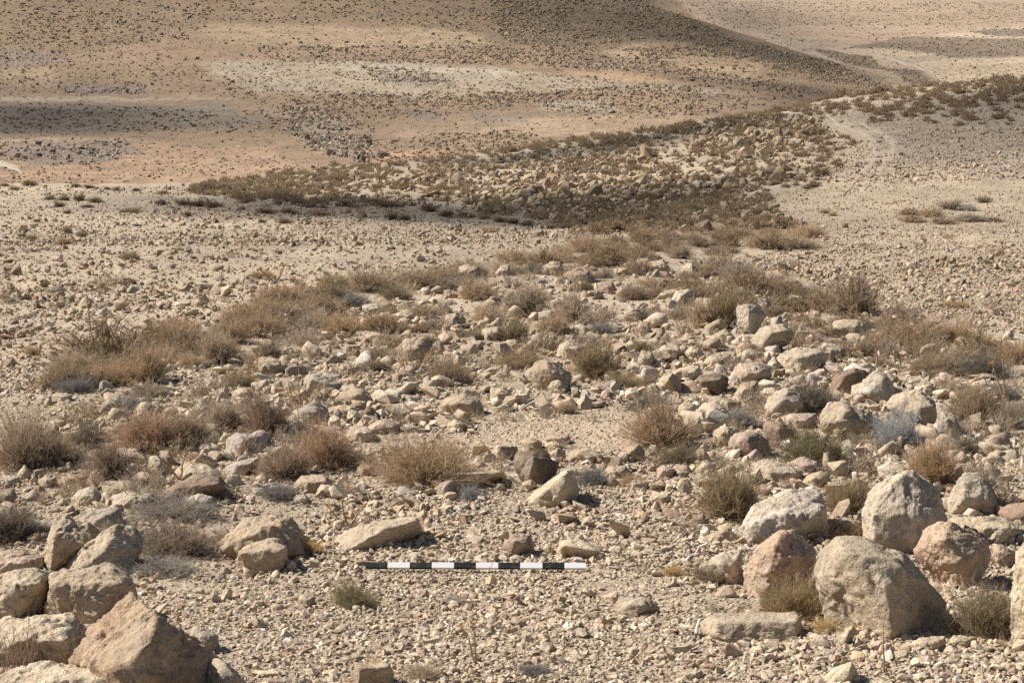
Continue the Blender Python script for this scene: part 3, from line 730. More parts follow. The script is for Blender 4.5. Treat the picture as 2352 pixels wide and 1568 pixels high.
# --- middle left of the heap
R('grey pocked boulder with upright front', 'grey', [698,869,708,861,733,859,763,871,795,884,763,913,703,913], [712,873,.1,760,884,.1], ref='the pocked grey boulder', p=22, pits=.6)
R('big tan lump', 'tan', [768,916,805,881,838,894,873,919,870,933,788,931], [820,905,.1], ref='the big tan lump', p=14, pits=.4)
R('pink leaning slab', 'pink', [713,906,728,891,758,924,738,933,715,926], p=28, amp=.4, pits=0)
R('grey domed boulder', 'grey', [660,961,675,944,725,921,753,941,755,960,738,973,660,981], p=13, ref='the grey domed boulder')
R('rough buff rock at the foot of the grey domed boulder', 'buff', [663,976,693,961,713,976,708,993,660,993], p=12, pits=.6)
R('smooth lavender wedge', 'lav', [750,973,775,936,790,951,768,973], p=40, amp=.25, pits=0)
R('cracked ochre rock', 'tan', [758,936,783,929,820,944,823,961,803,962,770,952], p=14)
R('small brown cap stone', 'brown', [810,931,825,921,840,931,828,943], p=14)
R('upright brown stone', 'brown', [828,948,848,931,860,939,860,963,830,963], p=16)
R('broad pink slab with a square end', 'pink', [883,933,923,924,963,946,960,958,938,958,888,948], [940,945,.05], ref='the broad pink slab', p=30, amp=.35, pits=0)
R('round buff cobble', 'buff', [923,966,938,949,950,959,945,973,930,975], p=9)
R('overhanging slab with shadow beneath', 'tan', [830,990,863,968,888,960,920,971,933,989,903,997,838,997], [875,972,.12,900,980,.04,845,990,.05], ref='the overhanging slab', p=20, amp=.7)
R('pale slab under the overhanging slab', 'cream', [790,1000,813,976,840,978,860,1000,880,1012,803,1016], p=22, amp=.6)
R('rounded tan boulder on open gravel', 'tan', [1010,931,1028,911,1063,904,1103,919,1115,944,1083,958,1023,948], [1045,926,.05,1080,928,.06], ref='the rounded tan boulder', p=13, amp=.8)
R('smooth buff cobble', 'buff', [1023,978,1043,961,1075,976,1073,986,1050,992,1028,986], p=9, amp=.5)
R('pointed buff stone', 'buff', [1130,941,1165,921,1178,930,1176,947,1135,944], p=26)
R('square-faced brown block', 'tan', [1125,891,1153,889,1173,896,1176,921,1125,923], p=18)
R('knobbly upright stone', 'grey', [973,868,985,861,1003,891,988,898,970,888], p=13)
R('craggy tan boulder behind the round bush', 'tan', [913,831,912,800,930,778,980,773,998,800,995,828,938,840], [930,805,.1,960,800,.1], ref='the craggy tan boulder', p=12, pits=.45)
R('round-backed tan boulder', 'tan', [583,829,600,819,628,821,663,839,668,853,620,862,583,863], ref='the round-backed boulder', p=14)
R('reddish thin slab', 'salmon', [773,876,808,864,830,871,800,886], p=30, amp=.4, pits=0)
R('pinkish slab in front of the bush', 'pink', [780,1068,808,1031,850,1046,848,1063,803,1073], p=32, amp=.35, pits=0)
R('orange-pink slab', 'salmon', [818,1083,828,1064,860,1066,863,1091,828,1093], p=28, amp=.4, pits=.05)
R('wide tan slab', 'tan', [675,1108,693,1091,748,1091,763,1109,743,1126,713,1133,675,1121], [700,1105,.08,748,1108,.08], ref='the wide tan slab', p=20)
R('lumpy buff rock', 'buff', [718,1136,738,1111,760,1114,775,1131,763,1143], p=12)
R('dull grey stone', 'grey', [670,1158,680,1136,698,1134,713,1146,710,1158], p=14)
R('long flat beam-like slab', 'cream', [993,1111,1003,1086,1080,1082,1150,1079,1160,1089,1138,1105,1013,1123], [1010,1092,.1,1145,1085,.1], ref='the long beam slab', p=26, amp=.5)
R('smooth egg-shaped stone', 'grey', [1000,1131,1008,1109,1038,1101,1065,1114,1058,1136,1023,1145], [1020,1118,.06], ref='the egg-shaped stone', p=9, amp=.5)
R('flat white stone', 'white', [1035,1163,1078,1154,1080,1162,1050,1173], p=24, amp=.5)
R('brown angular stone', 'tan', [943,1128,953,1104,985,1121,973,1130], p=26)
R('pale block with dark face', 'tan', [1118,1054,1142,1020,1190,1025,1188,1050,1165,1060], [1145,1024,.1,1142,1052,0], p=26)
R('stacked tan rock', 'tan', [1190,1014,1221,1004,1243,1014,1246,1033,1200,1028], p=18)
# --- centre
R('dark brown round boulder', 'dark', [1176,1056,1191,1034,1226,1036,1258,1051,1286,1061,1281,1081,1241,1118,1216,1118,1198,1093,1178,1073], [1225,1052,.08,1215,1095,-.02], ref='the dark round boulder', p=13, amp=.8, pits=.2)
R('pale triangular leaning rock', 'cream', [1201,1151,1258,1106,1303,1076,1318,1084,1316,1109,1328,1131,1306,1156,1251,1166,1203,1160], [1297,1090,.14,1300,1118,.03,1290,1150,0,1240,1135,.06], ref='the pale triangular rock', p=24, amp=.9)
R('big knobbly tan boulder', 'tan', [1213,856,1226,831,1258,824,1291,841,1313,861,1313,886,1291,901,1263,893,1231,885], [1255,845,.06,1290,866,.05], ref='the knobbly tan boulder', p=13, pits=.4)
R('round lump at the foot of the knobbly tan boulder', 'buff', [1258,893,1268,872,1285,867,1300,875,1302,896,1290,904,1265,903], p=11, pits=.5)
R('squat craggy boulder with white cap', 'buff', [1276,821,1286,789,1306,782,1348,794,1336,820,1313,826], [1295,800,.1,1325,802,.08], p=18)
R('buff rock with dark base', 'buff', [1463,826,1473,804,1498,809,1508,829,1493,843,1466,846], p=18)
R('flat-topped pale rock', 'buff', [1506,811,1523,794,1558,794,1566,811,1536,828], [1530,803,.1,1560,803,.1], p=24)
R('twin-humped tan rock', 'tan', [1428,796,1446,780,1486,784,1486,803,1463,808], p=13)
R('pale boulder with white crown', 'cream', [1508,896,1516,869,1543,854,1558,866,1568,891,1556,903], [1535,872,.06], p=14, ref='the white-crowned boulder')
R('smooth pinkish-tan rock', 'buff', [1538,858,1563,844,1606,839,1613,858,1588,878,1566,878], p=16, amp=.5, pits=.1)
R('dark brown square block', 'dark', [1598,873,1606,861,1656,856,1676,869,1666,893,1658,908,1616,901], [1610,876,.08,1655,872,.08,1650,900,0], ref='the dark square block', p=22, amp=.7)
R('pale boulder with a shaded facet', 'pale', [1596,946,1616,924,1646,921,1668,939,1683,956,1651,973,1621,961], [1640,936,.08,1632,960,0,1665,945,.06], ref='the two-faced pale boulder', p=24)
R('long tan rock behind the two-faced pale boulder', 'tan', [1626,913,1651,909,1701,924,1703,941,1678,946,1640,930], [1670,924,.1], p=20)
R('pale block with brown base', 'buff', [1556,938,1566,924,1598,926,1598,956,1566,958], p=20)
R('broad cream block beneath the brown bush', 'cream', [1566,976,1576,956,1606,956,1618,989,1586,1006], p=20)
R('long pitted low rock', 'tan', [1298,1063,1308,1034,1356,1031,1416,1049,1413,1058,1351,1063], [1330,1043,.1,1380,1046,.08], ref='the long pitted rock', p=14, pits=.7)
R('blunt tan rock', 'tan', [1423,1058,1441,1026,1468,1021,1481,1036,1476,1061], [1450,1036,.08], p=18)
R('low worn rock', 'tan', [1383,1091,1396,1071,1438,1069,1448,1088,1418,1098], p=13)
R('bumpy buff stone', 'buff', [1436,1113,1456,1099,1488,1109,1486,1123,1448,1126], p=10, pits=.6)
R('low pale mound-shaped stone', 'buff', [1481,1156,1501,1129,1533,1131,1551,1153,1521,1158], p=12)
R('salmon-pink slab', 'salmon', [1508,1076,1523,1066,1551,1076,1543,1096,1511,1098], p=28, amp=.4, pits=0)
R('crumpled tan stone', 'tan', [1541,1093,1553,1076,1586,1084,1581,1096], p=14)
R('pinkish thin slab', 'pinkbrown', [1531,1108,1563,1091,1578,1111,1546,1113], p=30, amp=.3, pits=0)
R('smooth cream rock', 'cream', [1591,1081,1623,1056,1646,1066,1638,1083,1606,1088], p=15, amp=.5)
R('leaning buff rock', 'buff', [1586,1056,1601,1031,1618,1031,1633,1056,1606,1063], p=14)
R('pinkish-brown dome boulder', 'pinkbrown', [1671,1026,1676,1001,1708,989,1738,994,1764,1010,1775,1040,1750,1056,1690,1049], [1715,1006,.06,1730,1035,0], ref='the pinkish-brown dome', p=12, amp=.8)
R('broad buff rock in front of the pinkish-brown dome', 'buff', [1724,1064,1764,1055,1826,1071,1847,1082,1832,1108,1764,1108,1730,1089], [1770,1080,.1,1830,1086,.08], p=20)
R('rough cream boulder', 'cream', [1638,993,1666,971,1700,985,1685,1010,1646,1025], p=14, pits=.4)
R('reddish boulder with pale foot', 'pink', [1676,861,1696,834,1740,830,1775,842,1772,866,1700,884], p=14)
R('square grey-tan boulder', 'buff', [1691,816,1721,799,1751,809,1748,833,1701,833], p=16)
R('crumbly cream rock', 'cream', [1566,813,1591,794,1611,804,1616,826,1576,826], p=11, pits=.6)
R('low pale rock', 'buff', [1613,833,1633,814,1666,821,1673,831,1626,848], p=13)
R('small cube-shaped block', 'tan', [1278,933,1283,909,1311,911,1311,936], [1284,914,.05,1308,915,.05,1308,934,0], p=34, amp=.4)
R('long pink slab', 'pink', [1331,928,1391,919,1393,931,1338,938], p=28, amp=.4, pits=0)
R('tan two-peaked stone', 'tan', [1251,1011,1261,994,1306,999,1313,1016,1301,1021], p=20)
R('smooth pale low rock', 'cream', [1248,1023,1271,1011,1303,1028,1270,1033], p=16)
R('brown cobble near the dark square block', 'pinkbrown', [1696,872,1706,862,1720,866,1716,880,1700,882], p=11)
R('tall crumbly tan rock', 'tan', [1680,915,1702,880,1740,872,1745,905,1700,922], p=13, pits=.4)
# --- right-hand cluster
R('tall pale peaked boulder', 'white', [1959,904,1976,879,2014,850,2034,861,2056,894,2041,911,2036,928,2001,923,1964,918], [2030,868,.22,2034,922,.0,2000,900,.06], ref='the pale peaked boulder', p=20, up=None)
R('broad grey-tan boulder with rough face', 'buff', [1881,956,1899,926,1934,920,1989,946,2029,969,2021,998,1984,1015,1959,1003,1899,991,1884,976], [1940,935,.15,1985,975,.04,1930,965,.06], ref='the rough grey-tan boulder', p=15, pits=.5)
R('squarish pale boulder', 'pale', [1757,938,1764,910,1811,889,1841,906,1851,943,1789,958,1757,962], [1800,915,.08,1835,925,.08], ref='the squarish pale boulder', p=15, pits=.4)
R('brown smooth-backed boulder', 'brown', [1904,889,1919,856,1964,844,1999,856,1980,878,1959,905,1909,908], [1940,866,.1], p=14, amp=.6, ref='the brown smooth-backed boulder')
R('square block with a shaded corner', 'buff', [2041,911,2074,899,2114,896,2146,924,2154,941,2151,985,2121,980,2064,948,2041,938], [2115,935,.05,2112,975,0,2145,935,.1], p=24, ref='the shaded corner block')
R('grey slab leaning on the shaded corner block', 'grey', [2151,926,2189,949,2214,996,2209,1018,2176,1005,2154,988], p=18)
R('flat pink rock', 'pink', [1794,958,1814,949,1876,949,1881,973,1831,985,1801,971], p=14, amp=.6)
R('chocolate-brown leaning rock', 'brown', [1750,974,1764,967,1796,969,1829,988,1804,1025,1764,1018], [1790,985,.05], p=20, amp=.7)
R('wide pale boulder with undercut', 'buff', [1779,821,1821,799,1884,804,1904,816,1881,843,1839,858,1789,838], [1830,820,.1,1870,815,.1], p=15, pits=.4, ref='the wide undercut boulder')
R('crumbly grey rock', 'grey', [1881,796,1896,788,1934,791,1959,811,1914,823], p=12, pits=.6)
R('cracked pale rock', 'pale', [1764,831,1779,821,1801,846,1784,858,1764,858], p=16)
R('smooth tan rock', 'tan', [1834,1113,1856,1089,1886,1079,1909,1088,1901,1110,1864,1123], p=13, amp=.6)
R('pinkish cracked rock', 'pink', [1811,1063,1841,1049,1874,1059,1889,1078,1851,1093], p=15)
R('wide pale slab behind the twin-peak boulder', 'pale', [2014,1073,2039,1061,2114,1059,2096,1086,2064,1115,2026,1103], p=16)
R('large pale twin-peak boulder', 'pale', [2074,1084,2099,1081,2154,1121,2163,1175,2176,1203,2129,1218,2100,1270,2016,1251,1984,1230,1981,1176,2001,1120], [2060,1130,.34,2005,1182,.10,2075,1180,.06,2135,1188,.10,2010,1235,.03,2095,1255,0], ref='the twin-peak boulder', p=24, pits=.2, amp=.85)
R('pale boulder patterned with twig shadow', 'pale', [2174,1153,2189,1126,2214,1081,2256,1089,2289,1146,2297,1180,2180,1186], [2215,1140,.12,2270,1145,.12], p=18, pits=.4)
R('broad flat cream slab', 'cream', [2177,1192,2239,1186,2314,1191,2372,1216,2370,1244,2272,1252,2190,1212], p=20)
R('knobbly orange boulder with white chip', 'salmon', [2097,1270,2114,1231,2129,1208,2151,1200,2189,1203,2239,1221,2266,1241,2274,1273,2264,1303,2229,1355,2189,1342,2124,1289], [2165,1235,.14,2200,1280,.04,2235,1270,.1], ref='the knobbly orange boulder', p=16, amp=.95, pits=.25)
R('pinkish-tan boulder with one shaded flank', 'buff', [1871,1308,1894,1251,1926,1228,1976,1231,2059,1263,2100,1300,2165,1370,2192,1427,2089,1464,1964,1450,1914,1435,1879,1358], [1930,1260,.2,2070,1297,.13,2050,1312,.08,2041,1355,-.04,2046,1405,-.08,2052,1455,-.12], ref='the biggest boulder', p=26, amp=.7, pits=.35)
R('low buff shoulder rock behind the biggest boulder', 'buff', [2061,1265,2096,1275,2164,1318,2196,1353,2190,1420,2140,1425], [2150,1350,.2], p=16, up=9.2)
R('smooth salmon boulder with chipped brown side', 'salmon', [1726,1373,1704,1338,1708,1308,1734,1260,1764,1240,1789,1220,1824,1214,1851,1248,1881,1268,1869,1300,1839,1335,1789,1348], [1789,1232,.20,1778,1272,.08,1772,1312,.03,1752,1366,-.02,1830,1280,.10], ref='the salmon boulder', p=22, amp=.8, pits=.2)
R('big pale flat-topped boulder', 'white', [1694,1250,1699,1216,1711,1190,1728,1166,1764,1144,1814,1126,1871,1126,1889,1141,1896,1175,1899,1240,1822,1244,1764,1250,1710,1256], [1725,1200,.10,1790,1183,.08,1845,1178,.08,1893,1172,.12,1780,1245,0], ref='the pale flat-topped boulder', p=20, pits=.4)
R('dark-holed rock between the pale boulders', 'tan', [1899,1230,1899,1191,1954,1188,1981,1198,1976,1227], p=15, pits=.6)
R('low light slab beside the salmon boulder', 'pale', [1606,1300,1658,1269,1708,1258,1702,1304,1690,1345,1626,1332], p=16)
R('long tan wedge', 'tan', [1594,1248,1634,1224,1674,1211,1691,1224,1694,1250,1650,1253], [1650,1228,.1], p=22)
R('long cream block with brown front', 'buff', [1606,1430,1641,1408,1764,1406,1832,1406,1839,1416,1839,1466,1720,1474,1644,1468,1610,1450], [1646,1430,.12,1726,1433,.10,1834,1426,.12,1650,1462,.02,1830,1464,.03], ref='the long cream block', p=26, amp=.6)
R('thin slab beneath the long cream block', 'tan', [1686,1475,1691,1458,1746,1461,1748,1473], p=26, amp=.4)
R('upright buff stone before the biggest boulder', 'buff', [1914,1478,1919,1461,1951,1443,1964,1454,1956,1475,1939,1488], [1945,1460,.05], p=22)
R('triangular cream rock', 'cream', [1884,1560,1914,1533,1956,1518,1971,1546,1969,1572,1900,1576], [1955,1528,.1,1950,1556,0], p=30, amp=.5, ref='the triangular cream rock')
R('large light boulder beside an olive bush', 'cream', [2322,1385,2336,1255,2370,1230,2460,1235,2460,1500,2345,1498,2325,1430], p=18)
R('half-buried pale rock', 'cream', [2084,1480,2110,1465,2170,1461,2176,1482,2120,1496], p=14)
R('low rounded cream rock', 'cream', [2176,1478,2189,1458,2239,1461,2231,1487], p=12)
R('layered brown wedge', 'tan', [2272,1253,2296,1248,2336,1271,2329,1303,2284,1300], p=24)
R('small cream stone', 'cream', [2050,1445,2075,1425,2115,1422,2120,1440,2085,1450], p=18)
# --- around the scale bar
R('sloping grey-brown boulder', 'tan', [488,1275,520,1226,560,1192,613,1186,645,1176,673,1191,696,1226,716,1263,688,1278,661,1282,540,1290], [512,1262,.08,545,1240,.14,600,1217,.14,645,1203,.22,600,1270,.03,690,1268,.1], ref='the sloping grey boulder', p=22, pits=.3)
R('brown pocked block', 'tan', [540,1292,550,1261,588,1246,633,1236,658,1251,663,1303,645,1315,570,1312], [552,1268,.1,600,1270,.06,655,1260,.1,600,1308,0], ref='the brown pocked block', p=18, pits=.6)
R('long slanting slab with holes in its edge', 'buff', [748,1246,813,1211,880,1197,958,1186,971,1221,938,1243,863,1258,806,1268,763,1263], [833,1245,.08,883,1215,.14,953,1196,.24,800,1262,.0], ref='the long slanting slab', p=26, amp=.6, pits=.3)
R('pale end piece of the long slanting slab', 'cream', [956,1178,975,1168,986,1192,975,1204,960,1198], p=18)
R('reddish-brown rock behind the scale bar', 'pinkbrown', [1151,1263,1160,1246,1176,1226,1211,1226,1226,1241,1228,1263,1213,1273,1170,1280], [1180,1240,.05,1205,1245,.05], ref='the reddish-brown rock', p=15)
R('cream slab with a ragged broken front', 'cream', [1278,1268,1288,1241,1326,1236,1381,1258,1396,1288,1361,1284,1283,1279], [1295,1252,.08,1340,1262,.04,1375,1266,.08], ref='the broken cream slab', p=32, amp=.5, pits=.1)
R('pointed cream stone', 'cream', [1243,1263,1256,1245,1271,1259,1270,1273], p=26, amp=.6)
R('half-buried grey mound rock', 'buff', [1408,1396,1416,1376,1476,1370,1501,1381,1518,1400,1426,1415], p=12, pits=.5)
R('angular cream stone', 'cream', [1378,1368,1418,1356,1421,1371,1411,1387], p=28, amp=.5)
R('brown block at the bottom edge', 'tan', [811,1563,818,1523,893,1521,905,1546,899,1590,820,1590], [825,1532,.08,890,1532,.08], p=22)
R('pitted buff stone', 'buff', [683,1378,688,1363,723,1366,724,1395,695,1393], p=14, pits=.6)
R('flat brown stone', 'orange', [1598,1530,1633,1521,1653,1528,1651,1540,1608,1538], p=28, amp=.4)
R('cream slab with grey front', 'cream', [1551,1548,1571,1536,1611,1538,1618,1550,1601,1563,1561,1560], p=18)
R('flat cream slab', 'cream', [580,1538,633,1536,653,1548,638,1556,585,1554], p=24)
R('flat thin cream slab', 'cream', [675,1298,690,1284,735,1286,735,1299], p=30, amp=.4)
R('pink-brown flat slab', 'pinkbrown', [590,1563,615,1556,670,1558,680,1567,640,1575], p=26, amp=.4)
R('small brown-red stone', 'pinkbrown', [1580,1205,1592,1185,1615,1178,1628,1195,1618,1213,1590,1213], p=18)
# --- far edge of the heap
R('big smooth round boulder', 'tan', [1049,629,1053,612,1070,606,1100,612,1110,634,1088,640], ref='the smooth round boulder', p=11, amp=.5, pits=.1)
R('hollowed pale rock', 'buff', [1130,634,1153,609,1170,609,1173,632], p=14)
R('layered craggy brown rock', 'tan', [1242,629,1246,612,1271,599,1291,604,1298,621,1288,634], p=13, amp=1.3, pits=.5, ref='the layered craggy rock')
R('brown peaked rock half behind a bush', 'pinkbrown', [1293,629,1326,614,1351,619,1371,651,1346,652,1301,647], p=18)
R('grey-brown domed rock', 'tan', [1446,616,1466,594,1488,593,1496,602,1473,625], p=13)
R('large tan rock with a cavity', 'buff', [1473,621,1491,602,1523,596,1538,612,1543,629,1501,630], p=13, pits=.4, ref='the cavity rock')
R('pale peaked rock', 'pale', [1558,631,1566,612,1588,603,1601,619,1613,641,1576,635], [1590,612,.1,1592,634,0], p=22, ref='the small pale peak')
R('flat grey rock', 'grey', [1483,656,1493,639,1526,637,1551,642,1508,659], p=14)
R('dark grey rock', 'brown', [1496,641,1511,624,1533,624,1551,637,1520,646], p=12)
R('pinkish boulder', 'pinkbrown', [1378,666,1386,649,1406,647,1416,662,1401,676], p=13)
R('crumbly tan boulder', 'tan', [1411,679,1426,654,1448,657,1451,676], p=12, pits=.6)
R('pale slab leaning on a lump', 'buff', [1501,689,1526,667,1561,662,1551,689], p=20)
R('large pale lump', 'pale', [1541,691,1551,667,1588,664,1598,684,1588,701,1551,704], [1565,680,.06], p=13, ref='the large pale lump')
R('pale hollow-sided boulder', 'pale', [1611,711,1616,684,1638,683,1653,697,1633,714], p=18)
R('grey-white rounded boulder', 'pale', [1693,744,1691,704,1713,696,1738,704,1761,722,1746,741,1723,767,1696,756], [1720,720,.06], p=12, ref='the grey-white boulder')
R('grey boulder at the grey-white one', 'grey', [1728,701,1743,684,1761,687,1775,712,1760,722], p=13)
R('spiky grey rock', 'grey', [1428,736,1446,699,1463,707,1486,727,1466,739], p=13, amp=1.4, pits=.6)
R('pointed brown rock', 'tan', [1456,756,1473,739,1488,744,1501,764,1471,764], p=22)
R('upright tan stone under twigs', 'tan', [1261,751,1263,732,1281,732,1288,754], p=16)
R('wedge-shaped boulder with shaded front', 'tan', [1907,756,1914,737,1939,732,1974,734,2002,756,1997,771,1964,778,1924,763], [1920,752,.1,1968,748,.12,1965,772,.0], ref='the wedge boulder', p=26, amp=.6)
R('sharp pale wedge', 'buff', [1724,781,1746,754,1764,747,1797,743,1827,764,1812,790,1740,809], [1770,765,.08,1805,760,.12], ref='the sharp pale wedge', p=30, amp=.6)
R('box-shaped cream stone', 'cream', [1826,779,1829,757,1859,758,1860,780], [1830,762,.06,1856,762,.05], p=34, amp=.4)
R('craggy buff rock', 'buff', [1633,786,1641,767,1666,754,1678,764,1698,786], p=12, pits=.5)
R('white rock pair behind the pale twigs', 'white', [825,714,835,699,863,697,893,717,865,723], p=14, pits=.4)
R('grey angular rock behind the white rock pair', 'grey', [843,694,855,679,873,684,883,704], p=18)
R('cream rock with orange top', 'cream', [725,724,730,704,748,702,755,712,750,729], p=14)
R('flat whitish rock', 'pale', [890,726,920,717,953,719,938,738], p=16)
R('large tan sloping rock', 'tan', [1005,749,1018,724,1050,717,1070,729,1068,754,1038,756], [1040,735,.06], p=15, ref='the tan sloping rock')
R('rough tan slab-sided rock', 'buff', [1098,774,1110,754,1143,749,1163,767,1138,783], p=16, pits=.4)
R('small pale boulder', 'pale', [809,771,820,759,840,762,843,774], p=12)
R('whitish round-topped rock', 'white', [920,786,938,774,965,774,978,786], p=11)
# --- single stones on the open fields
R('tan block lying alone on the stony field', 'tan', [479,612,488,607,515,609,512,623,485,624], p=22, ref='the lone tan block')
R('brown square stone', 'brown', [129,667,130,650,145,651,146,668], p=20)
R('buff peaked stone', 'tan', [158,652,166,641,176,650,174,655], p=20)
R('low cream slab', 'cream', [396,702,405,692,440,694,437,704], p=22)
R('pale flat field stone', 'pale', [258,774,275,764,308,768,305,777], p=20)
R('dark leaning stone', 'grey', [12,756,25,748,46,746,44,757], p=24)
R('round cream stone', 'cream', [448,720,456,712,468,718,463,724], p=11)
R('buff block beside pale chips', 'buff', [418,768,432,758,446,766,442,778], p=20)
R('pinkish flat stone', 'pink', [2186,652,2199,637,2221,640,2214,653], p=20)
R('buff domed stone', 'tan', [2240,682,2250,670,2276,672,2274,684], p=16)
R('cream pointed stone', 'cream', [2172,692,2182,678,2196,684,2192,697], p=18)
R('pale angular stone', 'pale', [2300,778,2318,755,2330,768,2325,782], p=22)
# --- more of the heap: single blocks whose exact outline the bushes partly hide
HEAP = [(600, 800), (820, 690), (1050, 640), (1450, 610), (1800, 660), (2250, 800), (2330, 1000), (2300, 1130), (1650, 1130), (1450, 900), (1150, 880), (900, 900), (700, 1000), (560, 1150), (60, 1160), (120, 960), (400, 900)]
def scatter_rocks(n):
    g = np.random.default_rng(99); made = 0; tries = 0
    cols = ['tan', 'buff', 'pale', 'grey', 'cream', 'pinkbrown', 'pink', 'lav', 'brown', 'white']
    wts = np.array([.24, .24, .15, .09, .11, .05, .04, .02, .03, .03])
    word = {'tan': 'tan', 'buff': 'buff', 'pale': 'pale', 'grey': 'grey', 'cream': 'cream', 'pinkbrown': 'pinkish-brown', 'pink': 'pink', 'lav': 'lavender', 'brown': 'brown', 'white': 'whitish'}
    while made < n and tries < 6000:
        tries += 1
        u, r = g.uniform(0, 2340), g.uniform(610, 1160)
        if not in_poly(np.array([u]), np.array([r]), HEAP)[0] or (1060 < u < 1470 and 925 < r < 1050): continue
        w = float(np.clip(g.lognormal(math.log(36), .38), 18, 80) * (0.55 + .55 * (r - 600) / 500))
        w = max(w, 14)
        asp = g.uniform(.42, .85); h = w * asp
        if any(abs(u - t['u']) < (w + t['w']) * .44 and abs((r - h / 2) - t['r']) < (h + t['h']) * .44 for t in THINGS): continue
        k = int(g.integers(5, 8)); ang = np.sort(g.uniform(0, 2 * PI, k)) ; ang = np.linspace(0, 2 * PI, k, endpoint=False) + g.uniform(-.35, .35, k)
        pts = np.stack([u + w / 2 * np.cos(ang) * g.uniform(.8, 1.1, k), r - h / 2 - h / 2 * np.sin(ang) * g.uniform(.8, 1.1, k)], 1)
        col = str(g.choice(cols, p=wts)); p = float(g.choice([11, 14, 18, 24]))
        shape = 'flat' if asp < .5 else 'rounded' if p < 12 else 'angular' if p > 20 else 'rough' if asp < .68 else 'blocky'
        rock(f'{shape} {word[col]} {"stone" if w < 30 else "rock"}', col, pts.ravel(), p=p, amp=g.uniform(.7, 1.2), pits=g.uniform(.1, .6))
        made += 1
scatter_rocks(88)

def heap_rubble():
    """smaller broken blocks packed between the counted rocks of the heap"""
    g = GR
    protos = []
    for k in range(26):
        P = g.normal(size=(int(g.integers(7, 12)), 3)); P /= np.linalg.norm(P, axis=1)[:, None]; P *= [g.uniform(.45, .62), g.uniform(.32, .5), g.uniform(.2, .42)]
        v, f = hull_rock(P, 3, 70, 1.1, 300 + k, .2); protos.append((v, f))
    PS, SZ = [], []
    for poly, n, md in ((HEAP, 1100, .085), ([(1250, 900), (1330, 720), (1480, 620), (1800, 690), (2250, 830), (2330, 1050), (2050, 1080), (1650, 1000), (1450, 860)], 700, .115), ([(600, 900), (700, 760), (1000, 660), (1350, 640), (1450, 800), (1150, 830), (850, 960), (700, 960)], 420, .10),
                        ([(-60, 1090), (350, 1000), (800, 940), (850, 1000), (560, 1140), (300, 1180), (-60, 1200)], 420, .075), ([(1550, 1000), (2352, 1000), (2352, 1200), (1950, 1180), (1600, 1120)], 330, .075), ([(1180, 1010), (1600, 1040), (1650, 1130), (1200, 1120)], 120, .06), ([(1580, 1180), (2352, 1150), (2352, 1500), (1900, 1500), (1650, 1400)], 260, .045), ([(0, 1180), (520, 1180), (740, 1300), (560, 1400), (300, 1350), (0, 1250)], 200, .042)):
        u, r = sample_poly(poly, n, g); p = ground_pt(u, r)
        k = vnoise(p / 1.3, 31) > g.uniform(-1, .35, n); p = p[k]
        k = ~in_poly(*project(p[:, 0], p[:, 1], p[:, 2]), [(1060, 925), (1250, 945), (1460, 925), (1480, 1010), (1400, 1045), (1100, 1040)]); p = p[k]   # the bare patch stays bare
        PS.append(p); SZ.append(lognorm(len(p), md, .45, .04, .3))
    o = stones('heap_rubble', np.concatenate(PS), np.concatenate(SZ), protos, PAL * .97, PALW * np.array([1, 1, .8, 1.2, 1.3, 1.3, 1.2, 1.6, .6]), .5, .36)
    me = o.data; me.polygons.foreach_set('use_smooth', np.ones(len(me.polygons), bool))
heap_rubble()
